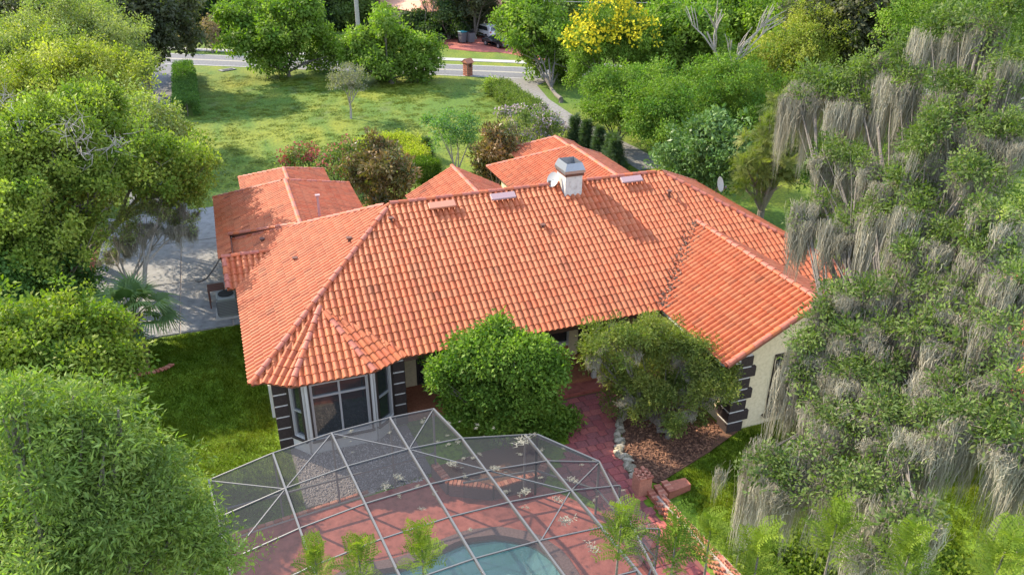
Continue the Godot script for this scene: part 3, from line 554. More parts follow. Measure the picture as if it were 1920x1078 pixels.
func make_tree(t: Array):
	var opt: Dictionary = t[8]
	var sp: Array = SP[t[4]]
	var base := Vector3(t[5], 0, t[6])
	var root := thing(t[0], t[1], t[2], base, 0.0, t[3])
	var lobes := []; var top := 0.0; var xfs := []; var cols := []
	for k in range(0, t[7].size(), 4):
		var c := Vector3(t[7][k], t[7][k + 1], t[7][k + 2]) - base
		lobes.append([c, t[7][k + 3]]); top = max(top, c.y)
		fill_lobe(c, t[7][k + 3], sp, xfs, cols, 0.62 if opt.has("big") else 0.85)
	var r0 := clampf(top * 0.028, 0.03, 0.4)
	if opt.has("big"): r0 = 0.42
	if t[2] == "tree":
		if opt.has("twin"):
			put(root, "trunk", trunk_shape(Vector3(-0.35, 0, 0), lobes.slice(0, 4), 0.09), M.palebark)
			put(root, "trunk", trunk_shape(Vector3(0.4, 0, 0.1), lobes.slice(4), 0.1), M.palebark)
		else:
			put(root, "trunk", trunk_shape(Vector3.ZERO, lobes, r0 if not opt.has("stems") else 0.05, opt.get("stems", 1)), M.palebark if opt.has("stems") else M.bark)
	copies(root, "crown" if t[2] == "tree" else "foliage", MESH[sp[0]], M[sp[5]], xfs, cols, "stuff")
	if opt.has("moss"):
		var mx := [[], []]; var mc := [[], []]
		for l in lobes:
			# moss hangs in separate curtains of many strands
			for cl in int(opt.moss[0] * (0.5 + l[1]) / 5.0) + 1:
				var a := rr(0, TAU); var q: float = sqrt(rng.randf()) * l[1] * 0.9
				var long := lerpf(opt.moss[1], opt.moss[2], pow(rng.randf(), 2.0))
				var tone := rng.randf()
				var along := Vector3(cos(a + 1.2), 0, sin(a + 1.2)) * rr(0.1, 0.3)
				for i in 6:
					var p: Vector3 = l[0] + Vector3(cos(a) * q, -l[1] * rr(0.2, 0.55) * (1.0 - 0.5 * q / l[1]), sin(a) * q) + along * rng.randfn() + Vector3(rng.randfn(), 0, rng.randfn()) * 0.05
					var len := long * rr(0.55, 1.05)
					var w := rr(0.55, 1.15)
					var k := i % 2
					mx[k].append(Transform3D(Basis(Vector3.UP, rr(0, TAU)).scaled(Vector3(w, len, w)), p))
					mc[k].append(blend([0.25, 0.235, 0.19], [0.44, 0.415, 0.34], clampf(tone + rr(-0.25, 0.25), 0, 1), 1.0))
		for k in 2: copies(root, "hanging_moss", MESH["moss2" if k else "moss"], M.moss, mx[k], mc[k], "stuff")
	if opt.has("flowers"):
		var fx := []; var fc := []
		var pal: Array = {"red": [[0.42, 0.06, 0.07], [0.45, 0.17, 0.13]], "lilac": [[0.34, 0.26, 0.3], [0.46, 0.38, 0.38]], "yellow": [[0.5, 0.44, 0.02], [0.72, 0.62, 0.04]]}[opt.flowers[0]]
		var upto: int = opt.flowers[2] if opt.flowers.size() > 2 else lobes.size()
		for i in opt.flowers[1]:
			var l = lobes[i % upto]
			var d := rnd_dir(); d.y = abs(d.y) * 1.1 + 0.15; d = d.normalized()
			fx.append(Transform3D(turned(d, rr(1.0, 2.0) * (1.7 if upto < lobes.size() else 1.0)), l[0] + Vector3(d.x, d.y * 0.85, d.z) * l[1] * rr(0.92, 1.12)))
			fc.append(blend(pal[0], pal[1], rng.randf(), rr(0.85, 1.1)))
		copies(root, "flowers", MESH.blossom, M.flower, fx, fc, "stuff")
	if opt.has("twigs"):
		var st := st_new()
		for i in int(opt.twigs):
			var l = lobes[i % lobes.size()]
			var p: Vector3 = l[0] + rnd_dir() * l[1] * 0.7 + Vector3(0, l[1] * 0.5, 0)
			for j in 22:
				var d := (rnd_dir() + Vector3(0, 0.35, 0.2)).normalized() * rr(0.3, 0.9)
				var s := p + rnd_dir() * rr(0.1, 0.55)
				tube(st, [s, s + d * 0.5 + rnd_dir() * 0.15, s + d], [0.013, 0.009, 0.004], 4, false)
		put(root, "bare_twigs", st.commit(), M.twig)
	return root
func grow(st: SurfaceTool, p: Vector3, d: Vector3, L: float, r: float, depth: int, spread: float):
	var e := p + d * L
	var m := p.lerp(e, 0.5) + rnd_dir() * L * 0.06
	tube(st, [p, m, e], [r, r * 0.8, r * 0.62], 6 if depth > 2 else 4, false)
	if depth == 0: return
	for k in (3 if depth > 1 else 4):
		var dd := (d + rnd_dir() * spread + Vector3(0, 0.12, 0)).normalized()
		grow(st, p.lerp(e, rr(0.55, 1.0)), dd, L * rr(0.55, 0.78), r * 0.6, depth - 1, spread)
func bare_tree(n: String, label: String, at: Vector3, L: float, r: float, depth: int, spread: float, m: Material, leaves := 0):
	var root := thing(n, label, "tree", at)
	var st := st_new()
	grow(st, Vector3(0, -0.1, 0), Vector3(rr(-0.05, 0.05), 1, 0).normalized(), L, r, depth, spread)
	put(root, "branches", st.commit(), m)
	if leaves:
		var xfs := []; var cols := []
		for i in leaves:
			var d := rnd_dir(); d.y = abs(d.y)
			xfs.append(Transform3D(turned(Vector3.UP, rr(0.5, 1.0)), Vector3(0, L * 1.55, 0) + Vector3(d.x * 1.25, d.y * 1.5 - 0.35, d.z * 1.25) * L * 0.75 * pow(rng.randf(), 0.4)))
			cols.append(blend([0.2, 0.19, 0.16], [0.36, 0.34, 0.29], rng.randf(), 1.0))
		copies(root, "crown", MESH.mid, M.leaf, xfs, cols, "stuff")
	return root
func hedge(n: String, label: String, pts: Array, w: float, h: float, sp: Array, group := ""):
	var root := thing(n, label, "hedge", P(pts[0].x, 0, pts[0].y), 0.0, group)
	var xfs := []; var cols := []
	var st := st_new()
	for i in pts.size() - 1:
		var a: Vector2 = pts[i]; var b: Vector2 = pts[i + 1]
		var L := a.distance_to(b)
		var nrm := (b - a).normalized().orthogonal()
		for k in int(L * (w + 2 * h) * 16 / (sp[1] * sp[1]) * 0.16):
			var q := a.lerp(b, rng.randf()) + nrm * rr(-0.5, 0.5) * w
			var face := rng.randf()
			var y := h * rr(0.9, 1.05)
			if face > 0.45:
				q = a.lerp(b, rng.randf()) + nrm * w * 0.5 * (1.0 if face > 0.72 else -1.0) * rr(0.85, 1.05)
				y = rr(0.1, h)
			xfs.append(Transform3D(turned(Vector3.UP, rr(0.6, 1.0)), P(q.x, y, q.y) - root.position))
			cols.append(blend(sp[2], sp[3], rng.randf(), rr(0.8, 1.15)))
		for k in int(L / 0.8) + 1:
			var q := a.lerp(b, (k + 0.5) / (int(L / 0.8) + 1))
			var p := P(q.x, 0, q.y) - root.position
			tube(st, [p, p + Vector3(rr(-0.1, 0.1), h * 0.5, 0), p + Vector3(rr(-0.3, 0.3), h * 0.85, rr(-0.3, 0.3))], [0.03, 0.025, 0.01], 5)
	put(root, "stems", st.commit(), M.bark).set_meta("kind", "stuff")
	copies(root, "foliage", MESH[sp[0]], M[sp[5]], xfs, cols, "stuff")
func conifer(label: String, x: float, v: float, h: float, r: float):
	var root := thing("juniper", label, "conifer", P(x, 0, v), 0.0, "upright junipers behind the rear wing")
	var st := st_new(); tube(st, [Vector3.ZERO, Vector3(0, h * 0.8, 0)], [0.05, 0.015], 6)
	put(root, "trunk", st.commit(), M.bark)
	var xfs := []; var cols := []
	for i in int(h * 95):
		var t := pow(rng.randf(), 1.3); var a := rr(0, TAU)
		var q := r * (1.0 - t * 0.9) * sqrt(rr(0.4, 1.0))
		xfs.append(Transform3D(turned(Vector3(cos(a) * 0.5, 1.2, sin(a) * 0.5), rr(0.6, 1.0)), Vector3(cos(a) * q, 0.1 + t * h * 0.9, sin(a) * q)))
		cols.append(blend(SP.juniper[2], SP.juniper[3], rng.randf(), 1.0))
	copies(root, "crown", MESH.feather, M.leaf, xfs, cols, "stuff")
func fan_leaf(sd: int) -> ArrayMesh:
	# a palmate frond: stalk along +z from the origin, then a fan of blades
	var g := RandomNumberGenerator.new(); g.seed = sd
	var st := st_new()
	tube(st, [Vector3.ZERO, Vector3(0, 0.12, 0.35), Vector3(0, 0.1, 0.7)], [0.022, 0.018, 0.014], 5)
	for k in 26:
		var a := lerpf(-1.9, 1.9, k / 25.0)
		var d := Vector3(sin(a), 0, cos(a))
		var L: float = g.randf_range(0.62, 0.78) * (1.0 - 0.12 * abs(a))
		var s := Vector3(cos(a), 0, -sin(a)) * 0.026
		var p := Vector3(0, 0.1, 0.68)
		var m: Vector3 = p + d * L * 0.5 + Vector3(0, 0.05 - 0.02 * abs(a), 0); var e: Vector3 = p + d * L + Vector3(0, -0.22 - g.randf() * 0.12, 0)
		quad(st, p, p, m + s, m - s)
		tri(st, p, m + s + Vector3(0, 0.012, 0), m); tri(st, p, m, m - s + Vector3(0, 0.012, 0))
		tri(st, m + s, e, m); tri(st, m, e, m - s)
	return st.commit()
func pinnate(sd: int) -> ArrayMesh:
	# a twice-divided frond, 1 long along +z, arching
	var g := RandomNumberGenerator.new(); g.seed = sd
	var v := PackedVector3Array(); var no := PackedVector3Array(); var c := PackedColorArray(); var idx := PackedInt32Array()
	var add := func(a: Vector3, b: Vector3, w: Vector3, col: Color):
		var k := v.size()
		v.append(a); v.append(a.lerp(b, 0.5) + w); v.append(b); v.append(a.lerp(b, 0.5) - w)
		var nn := w.cross(b - a).normalized()
		for q in 4:
			no.append(nn); c.append(col)
		idx.append_array(PackedInt32Array([k, k + 2, k + 1, k, k + 3, k + 2]))
	var spine := func(t: float) -> Vector3: return Vector3(0, 0.3 * sin(t * 2.9) , t * 0.9)
	for j in 12:
		add.call(spine.call(j / 12.0), spine.call((j + 1) / 12.0), Vector3(0.008, 0, 0), Color(0.9, 0.8, 0.6))
	for j in 12:
		var t := 0.14 + j * 0.074
		var o: Vector3 = spine.call(t)
		var L := 0.3 * sin(clampf(0.22 + t * 0.82, 0, 1) * PI * 0.9) + 0.06
		for s in [-1.0, 1.0]:
			# each side leaf: a narrow strip of leaflet pairs
			var d := Vector3(s * 0.86, g.randf_range(-0.05, 0.25), 0.5).normalized()
			var f := g.randf_range(0.75, 1.2)
			var m := o + d * L * 0.55
			add.call(o, m, Vector3(-s * 0.3, 0.1, 0.5).normalized() * 0.022, Color(f, f, f))
			add.call(m, o + d * L + Vector3(0, -0.05, 0), Vector3(-s * 0.3, 0.1, 0.5).normalized() * 0.018, Color(f * 1.1, f * 1.05, f))
			for q in 4:
				var a: Vector3 = o + d * L * (q + 0.8) / 4.6
				for z in [-1.0, 1.0]: add.call(a, a + (d * 0.5 + Vector3(-s * 0.5, 0.1, 0.86) * z).normalized() * 0.045, d * 0.011, Color(f, f, f))
	return arr(v, no, idx, c)
func sapling(label: String, px: float, py: float, pz: float, n: int, size: float, tone: float):
	# a young bipinnate-leaved tree; its top tuft at (px, py, pz)
	var root := thing("mimosa_sapling", label, "sapling", Vector3(px, 0, pz), 0.0, "feathery saplings along the bottom edge")
	var st := st_new()
	tube(st, [Vector3(0, -0.05, 0), Vector3(rr(-0.1, 0.1), py * 0.5, rr(-0.1, 0.1)), Vector3(0, py, 0)], [0.06, 0.04, 0.012], 6)
	put(root, "trunk", st.commit(), M.bark)
	var xfs := []; var cols := []
	for i in n:
		var t := float(i) / n
		var a := i * 2.4 + rr(-0.3, 0.3)
		var lift := lerpf(1.1, 0.2, t) + rr(-0.15, 0.15)
		var d := Vector3(cos(a) * cos(lift), sin(lift), sin(a) * cos(lift))
		var x := Vector3.UP.cross(d).normalized()
		xfs.append(Transform3D(Basis(x, d.cross(x), d).scaled(Vector3.ONE * size * rr(0.8, 1.35)), Vector3(rr(-0.06, 0.06), py - t * size * 1.5, rr(-0.06, 0.06))))
		cols.append(blend([0.09, 0.17, 0.03], [0.25, 0.34, 0.05], clampf(tone + rr(-0.3, 0.3), 0, 1), 1.0))
	copies(root, "fronds", MESH.pinnate, M.leafthin, xfs, cols, "stuff")

# ---------------------------------------------------------------- tiled roofs
const TW := 0.205
const TL := 0.315
const PROF := [[0.0, 0.002], [0.0205, 0.0253], [0.041, 0.0478], [0.0615, 0.066], [0.082, 0.0779], [0.1025, 0.082], [0.123, 0.0779], [0.1435, 0.066], [0.164, 0.0478], [0.1845, 0.0253], [0.205, 0.002]]
func tile_tris() -> Array:
	# triangles of one tile: x across, y out of the roof, z down the slope; upper end at z = 0
	var t := []
	var top := []; var low := []; var lip := []
	for q in PROF:
		top.append(Vector3(q[0], q[1] - 0.008, -0.05)); low.append(Vector3(q[0], q[1] + 0.016, TL)); lip.append(Vector3(q[0], q[1] - 0.004, TL - 0.004))
	for k in PROF.size() - 1:
		t.append([top[k], low[k], low[k + 1]]); t.append([top[k], low[k + 1], top[k + 1]])
		t.append([low[k], lip[k], lip[k + 1]]); t.append([low[k], lip[k + 1], low[k + 1]])
	return t
func smooth_tile() -> ArrayMesh:
	var st := SurfaceTool.new(); st.begin(Mesh.PRIMITIVE_TRIANGLES)
	var g := 0
	for q in tile_tris():
		st.set_smooth_group(0 if g % 4 < 2 else -1)
		for k in [0, 2, 1]:
			st.add_vertex(q[k])
		g += 1
	st.generate_normals()
	return st.commit()
func plane_of(poly: Array) -> Dictionary:
	var u: Vector3 = (poly[1] - poly[0]).normalized()
	var n: Vector3 = (poly[1] - poly[0]).cross(poly[2] - poly[0]).normalized()
	if n.y < 0: n = -n
	var w := n.cross(u)
	var flat := PackedVector2Array(); var xz := PackedVector2Array()
	for p in poly:
		flat.append(Vector2((p - poly[0]).dot(u), (p - poly[0]).dot(w))); xz.append(Vector2(p.x, p.z))
	return {"o": poly[0], "u": u, "n": n, "w": w, "poly": flat, "xz": xz, "pts": poly}
func clip_half(tr: Array, a: Vector2, b: Vector2) -> Array:
	# keep what lies left of a -> b, in (x, -z) of the plane
	var out := []
	for k in tr.size():
		var p: Vector3 = tr[k]; var q: Vector3 = tr[(k + 1) % tr.size()]
		var dp := (b - a).cross(Vector2(p.x, -p.z) - a); var dq := (b - a).cross(Vector2(q.x, -q.z) - a)
		if dp >= 0: out.append(p)
		if (dp >= 0) != (dq >= 0): out.append(p.lerp(q, dp / (dp - dq)))
	return out
func roof_y(pl: Dictionary, x: float, z: float) -> float:
	if not Geometry2D.is_point_in_polygon(Vector2(x, z), pl.xz): return -1.0
	return pl.o.y - (pl.n.x * (x - pl.o.x) + pl.n.z * (z - pl.o.z)) / pl.n.y
func tile_roof(roof: Node3D, planes: Array, solo: int, base_col: Array, seed_: int):
	# whole tiles as copies, the nearest ones as objects, tiles cut at hips as one mesh
	var g := RandomNumberGenerator.new(); g.seed = seed_
	var whole := []
	var cut := st_new()
	var grime := FastNoiseLite.new(); grime.seed = 61; grime.frequency = 0.5; grime.fractal_octaves = 3
	var tris := tile_tris()
	for pl in planes:
		var mx := Vector2(-1e9, -1e9); var mn := Vector2(1e9, 1e9)
		for p in pl.poly:
			mx = mx.max(p); mn = mn.min(p)
		var B := Basis(pl.u, pl.n, -pl.w)
		for i in range(0, int(ceil((mx.y + 0.05) / TL)) + 1):
			for j in range(int(floor(mn.x / TW)) - 1, int(ceil(mx.x / TW)) + 1):
				var o := Vector2(j * TW, (i + 1) * TL - 0.05)
				var ins := 0
				for q in [o, o + Vector2(TW, 0), o + Vector2(0, -TL), o + Vector2(TW, -TL)]:
					var c: Vector2 = q
					if c.y < 0: c.y = 0.001
					c.y -= 0.0
					if Geometry2D.is_point_in_polygon(c + Vector2(0.0005, 0.0005) if q == o else c, pl.poly): ins += 1
				if ins == 0: continue
				var pos: Vector3 = pl.o + pl.u * o.x + pl.w * o.y
				var mid: Vector3 = pos + pl.u * TW / 2 - pl.w * TL / 2
				var hidden := false
				for other in planes:
					if other != pl and roof_y(other, mid.x, mid.z) > mid.y + 0.28: hidden = true
				if hidden: continue
				var jit := Transform3D(Basis(pl.n, g.randfn() * 0.008) * B, pos + pl.n * g.randf_range(0.0, 0.008))
				var f := 1.0 + g.randfn() * 0.06
				if g.randf() < 0.025: f *= 0.7
				f *= 1.0 - 0.4 * clampf(grime.get_noise_2d((pl.u * o.x + Vector3(pl.o.x, 0, 0)).length() * 3.0, o.y * 0.7) - 0.12, 0, 1)
				var hue := g.randf_range(-0.015, 0.02)
				if ins == 4: whole.append([jit, Color(base_col[0] * f, (base_col[1] + hue) * f, (base_col[2] + hue * 0.6) * f), mid.distance_to(Vector3(0, 15.5, 0)), g.randi() % 6])
				else:
					var col := Color(base_col[0] * f, (base_col[1] + hue) * f, (base_col[2] + hue * 0.6) * f)
					for t in tris:
						var tr := []
						for p in t: tr.append(Vector3(p.x + o.x, p.y, p.z - o.y))
						for k in pl.poly.size():
							var a: Vector2 = pl.poly[k]; var b: Vector2 = pl.poly[(k + 1) % pl.poly.size()]
							if abs(a.y) < 0.01 and abs(b.y) < 0.01: continue
							tr = clip_half(tr, a, b)
							if tr.size() < 3: break
						for k in range(1, tr.size() - 1):
							cut.set_color(col)
							tri(cut, pl.o + B * tr[0], pl.o + B * tr[k], pl.o + B * tr[k + 1])
	whole.sort_custom(func(a, b): return a[2] < b[2])
	var xfs := []; var cols := []
	for k in whole.size():
		if k < solo: put(roof, "roof_tile", MESH.tile, M.tilesolo[whole[k][3]], whole[k][0])
		else:
			xfs.append(whole[k][0]); cols.append(whole[k][1])
	copies(roof, "roof_tiles", MESH.tile, M.tile, xfs, cols, "stuff")
	put(roof, "cut_tiles", cut.commit(), M.tile).set_meta("kind", "stuff")
func slab(st: SurfaceTool, pl: Dictionary, t: float):
	# boarding under the tiles
	var a: Array = pl.pts
	var dn: Vector3 = -pl.n * t
	for k in range(1, a.size() - 1):
		tri(st, a[0], a[k], a[k + 1]); tri(st, a[0] + dn, a[k + 1] + dn, a[k] + dn)
	for k in a.size():
		var p: Vector3 = a[k]; var q: Vector3 = a[(k + 1) % a.size()]
		quad(st, p + dn, q + dn, q, p)
func cap_mesh() -> ArrayMesh:
	# one ridge tile, along +z, tapered
	var st := SurfaceTool.new(); st.begin(Mesh.PRIMITIVE_TRIANGLES)
	var a := []; var b := []
	for k in 8:
		var t := PI * k / 7.0
		a.append(Vector3(cos(t) * 0.085, sin(t) * 0.075 - 0.02, 0.0)); b.append(Vector3(cos(t) * 0.105, sin(t) * 0.092 - 0.01, 0.39))
	for k in 7:
		quad(st, a[k], a[k + 1], b[k + 1], b[k])
		quad(st, b[k], b[k + 1], b[k + 1] * Vector3(0.84, 0.84, 1), b[k] * Vector3(0.84, 0.84, 1))
	return st.commit()
func caps(roof: Node3D, a: Vector3, b: Vector3, lift := 0.05):
	# a is the lower end
	var d := (b - a).normalized()
	var n := int(a.distance_to(b) / 0.33)
	var x := Vector3.UP.cross(d).normalized()
	for k in n:
		var p := a + d * (0.33 * (k + 1) + 0.02) + Vector3(0, lift, 0)
		var B := Basis(x, d.cross(x), d) * Basis(Vector3.UP, PI)
		put(roof, "ridge_tile", MESH.cap, M.cap if (k * 7 + n) % 3 else M.tilesolo[(k * 5 + n) % 6], Transform3D(Basis(Vector3.UP, rr(-0.02, 0.02)) * B, p))
func gable_planes(x0: float, x1: float, v0: float, v1: float, e := EAVE) -> Array:
	# ridge along v from v0 (near) to v1 (far)
	var xm := (x0 + x1) / 2; var yr := e + PITCH * (x1 - x0) / 2
	return [plane_of([P(x0, e, v1), P(x0, e, v0), P(xm, yr, v0), P(xm, yr, v1)]), plane_of([P(x1, e, v0), P(x1, e, v1), P(xm, yr, v1), P(xm, yr, v0)])]
func hip_end_planes(x0: float, x1: float, v0: float, v1: float, e := EAVE, pitch := PITCH) -> Array:
	# as above with a hip at the far end
	var h := (x1 - x0) / 2; var xm := (x0 + x1) / 2; var yr := e + pitch * h
	return [plane_of([P(x0, e, v1), P(x0, e, v0), P(xm, yr, v0), P(xm, yr, v1 - h)]), plane_of([P(x1, e, v0), P(x1, e, v1), P(xm, yr, v1 - h), P(xm, yr, v0)]), plane_of([P(x1, e, v1), P(x0, e, v1), P(xm, yr, v1 - h)])]
func window(parent: Node3D, w: float, h: float, at: Vector3, turn: float, sill := true, split := 1, frame: Material = null):
	# a framed window; turn 0 faces the camera side (+z)
	var o := Node3D.new(); o.name = "window"; parent.add_child(o, true)
	o.transform = Transform3D(Basis(Vector3.UP, turn), at)
	var st := st_new(); var t := 0.07
	for q in [[-w / 2, -w / 2 + t, 0.0, h], [w / 2 - t, w / 2, 0.0, h], [-w / 2 + t, w / 2 - t, 0.0, t], [-w / 2 + t, w / 2 - t, h - t, h]]:
		box(st, Vector3(q[0], q[2], -0.06), Vector3(q[1], q[3], 0.05))
	for k in split:
		if split > 1 and k > 0:
			var x := -w / 2 + w * k / split
			box(st, Vector3(x - 0.03, t, -0.05), Vector3(x + 0.03, h - t, 0.03))
	put(o, "frame", st.commit(), frame if frame else M.darkframe)
	put(o, "pane", boxmesh(Vector3(w - 2 * t, h - 2 * t, 0.012), 0.0, Vector3(0, h / 2, -0.015)), M.glass)
	if sill: put(o, "sill", boxmesh(Vector3(w + 0.2, 0.08, 0.18), 0.012, Vector3(0, -0.05, 0.06)), M.darkframe)
	return o
func wall_box(parent: Node3D, lo: Vector3, hi: Vector3, n := "wall", m: Material = null):
	var st := st_new()
	box(st, Vector3(min(lo.x, hi.x), min(lo.y, hi.y), min(lo.z, hi.z)), Vector3(max(lo.x, hi.x), max(lo.y, hi.y), max(lo.z, hi.z)), Transform3D.IDENTITY, 0.01)
	return put(parent, n, st.commit(), m if m else M.stucco)
func quoins(parent: Node3D, at: Vector3, w: float, d: float, h: float, alt := 0.0):
	# a corner pillar of dark blocks with pale joints
	var o: MeshInstance3D = wall_box(parent, at + Vector3(0, 0, 0), at + Vector3(w, h, -d), "pillar", M.white)
	var n := 7
	for k in n:
		var y := h * k / n
		var e := alt if k % 2 else 0.0
		var s := Vector3(w + 0.05 + e, h / n - 0.055, d + 0.05 + e)
		put(o, "quoin", boxmesh(s, 0.012), M.quoin, Transform3D(Basis.IDENTITY, at + Vector3(w / 2 + e / 2, y + h / n / 2, -d / 2 - e / 2)))
func build_house():
	MESH.tile = smooth_tile()
	MESH.cap = cap_mesh()
	var house := thing("tiled_house", "low cream house with a large terracotta barrel tile roof", "house", Vector3.ZERO)
	var x0 := -0.41; var x1 := 21.3; var v0 := 19.82; var v1 := 30.74; var h := (v1 - v0) / 2; var yr := EAVE + PITCH * h
	var C0 := P(x0, EAVE, v0); var C1 := P(x1, EAVE, v0); var C2 := P(x1, EAVE, v1); var C3 := P(x0, EAVE, v1)
	var R0 := P(x0 + h, yr, v0 + h); var R1 := P(x1 - h, yr, v0 + h)
	var planes := [plane_of([C0, C1, R1, R0]), plane_of([C3, C0, R0]), plane_of([C1, C2, R1]), plane_of([C2, C3, R0, R1])]
	planes += gable_planes(13.05, 19.25, 16.0, 23.6)                      # front gable wing
	# garage: its left slope is cut off along the main roof's rear hip
	var gy := EAVE + 0.436 * 0.47; var gr := EAVE + 0.436 * 3.05
	planes += [plane_of([P(-0.92, EAVE, 36.05), P(-0.92, EAVE, 28.95), P(-0.45, gy, 28.95), P(-0.45, gy, 35.66)]), plane_of([P(-0.45, gy, 35.66), P(-0.45, gy, 30.85), P(2.13, gr, 28.3), P(2.13, gr, 33.5)]),
		plane_of([P(5.18, EAVE, 26.5), P(5.18, EAVE, 36.05), P(2.13, gr, 33.5), P(2.13, gr, 26.5)]), plane_of([P(5.18, EAVE, 36.05), P(-0.92, EAVE, 36.05), P(2.13, gr, 33.5)])]
	planes += hip_end_planes(0.32, 4.34, 33.0, 38.6, EAVE, 0.436)                       # its lower end
	planes += gable_planes(7.45, 11.94, 27.0, 33.5)                        # entry
	planes += hip_end_planes(12.4, 18.87, 27.0, 36.3)                      # right rear wing
	planes += hip_end_planes(14.35, 18.4, 33.0, 38.8)
	# little cross gable over the side door
	var sy := EAVE + PITCH * 1.3
	planes += [plane_of([P(-0.78, EAVE, 26.28), P(1.4, EAVE, 26.28), P(1.4, sy, 27.58), P(-0.78, sy, 27.58)]), plane_of([P(1.4, EAVE, 28.88), P(-0.78, EAVE, 28.88), P(-0.78, sy, 27.58), P(1.4, sy, 27.58)])]
	# bay
	var A := P(1.93, 3.99, 21.82); var e0 := P(-0.12, 2.95, 19.84); var e1 := P(0.66, 2.9, 19.36); var e2 := P(3.05, 2.9, 19.36); var e3 := P(4.22, 2.95, 19.86)
	planes += [plane_of([e0, e1, A]), plane_of([e1, e2, A]), plane_of([e2, e3, A])]
	var st := st_new()
	for pl in planes: slab(st, pl, 0.09)
	var roof := put(house, "roof", st.commit(), M.deckboard)
	tile_roof(roof, planes, 300, [0.44, 0.117, 0.045], 5)
	for c in [[C0, R0], [C1, R1], [C2, R1], [C3, R0], [R0, R1], [e1, A], [e2, A], [P(16.15, 4.535, 16.0), P(16.15, 4.535, 22.95)],
			[P(2.13, gr, 33.5), P(2.13, gr, 28.2)], [P(-0.92, EAVE, 36.05), P(2.13, gr, 33.5)], [P(5.18, EAVE, 36.05), P(2.13, gr, 33.5)],
			[P(2.33, 3.796, 36.59), P(2.33, 3.796, 34.0)], [P(0.32, EAVE, 38.6), P(2.33, 3.796, 36.59)], [P(4.34, EAVE, 38.6), P(2.33, 3.796, 36.59)],
			[P(9.695, 4.09, 33.5), P(9.695, 4.09, 28.4)], [P(15.635, 4.605, 33.06), P(15.635, 4.605, 27.5)], [P(12.4, EAVE, 36.3), P(15.635, 4.605, 33.06)], [P(18.87, EAVE, 36.3), P(15.635, 4.605, 33.06)],
			[P(16.375, 3.975, 36.78), P(16.375, 3.975, 34.4)], [P(14.35, EAVE, 38.8), P(16.375, 3.975, 36.78)], [P(18.4, EAVE, 38.8), P(16.375, 3.975, 36.78)],
			[P(-0.45, gy, 30.83), P(2.1, gr, 28.28)], [P(-0.78, sy, 27.58), P(0.9, sy, 27.58)], [P(13.08, EAVE + 0.02, 16.05), P(16.15, 4.535, 16.05)], [P(19.2, EAVE + 0.02, 16.05), P(16.15, 4.535, 16.05)],
			[P(-0.74, EAVE + 0.02, 26.28), P(-0.74, sy, 27.58)]]:
		caps(roof, c[0], c[1])
	# dead leaves caught in the valleys beside the front gable
	var lx := []; var lc := []
	for k in 420:
		var t := pow(rng.randf(), 1.4)
		var s := rng.randfn() * 0.13
		var x := lerpf(13.05, 16.1, t) + s; var v := lerpf(19.8, 22.95, t) - s
		lx.append(Transform3D(Basis.from_euler(Vector3(rr(-0.6, 0.6), rr(0, TAU), rr(-0.6, 0.6))).scaled_local(Vector3(rr(0.04, 0.1), 0.012, rr(0.02, 0.05))), P(x, EAVE + PITCH * (lerpf(19.8, 22.95, t) - 19.82) + abs(s) * 0.35 + rr(0.07, 0.12), v)))
		lc.append(blend([0.05, 0.03, 0.025], [0.2, 0.13, 0.09], rng.randf(), 1.0))
	copies(roof, "leaf_litter", boxmesh(Vector3.ONE), M.chip, lx, lc, "stuff")
	# ridge vents: low metal boxes painted terracotta, tops bleached
	for q in [[6.28, 7.25, 24.9, 0], [8.6, 9.55, 24.95, 1], [13.9, 14.8, 25.0, 1]]:
		var xm: float = (q[0] + q[1]) / 2; var y: float = EAVE + PITCH * (q[2] - v0) + 0.15
		put(roof, "roof_vent", boxmesh(Vector3(q[1] - q[0], 0.09, 0.3), 0.02), M.ventpale if q[3] else M.ventred, Transform3D(Basis(Vector3.RIGHT, atan(PITCH)), P(xm, y, q[2] - 0.12)))
	for q in [[3.38, 4.9, 24.43, 0.14], [0.7, 3.5, 28.74, 0.13], [1.61, 3.97, 25.57, 0.1], [10.11, 4.86, 23.51, 0.1], [15.59, 5.16, 24.09, 0.22], [4.88, 5.4, 24.55, 0.12], [2.98, 4.2, 29.2, 0.75]]:
		var s2 := st_new()
		tube(s2, [Vector3(0, -0.1, 0), Vector3(0, q[3], 0)], [0.055, 0.05], 8)
		box(s2, Vector3(-0.09, q[3], -0.09), Vector3(0.09, q[3] + 0.04, 0.09))
		put(roof, "vent_pipe", s2.commit(), M.ventpale if q[3] > 0.5 else M.rust, Transform3D(Basis.IDENTITY, P(q[0], q[1] + 0.02, q[2])))
	# chimney
	var ch := Node3D.new(); ch.name = "chimney"; house.add_child(ch, true); ch.position = P(11.82, 5.2, 25.1)
	put(ch, "stack", boxmesh(Vector3(0.68, 1.7, 0.84), 0.015, Vector3(0, 0.2, 0)), M.render)
	put(ch, "rust_band", boxmesh(Vector3(0.76, 0.1, 0.92), 0.015, Vector3(0, 1.09, 0)), M.rust)
	var cs := st_new()
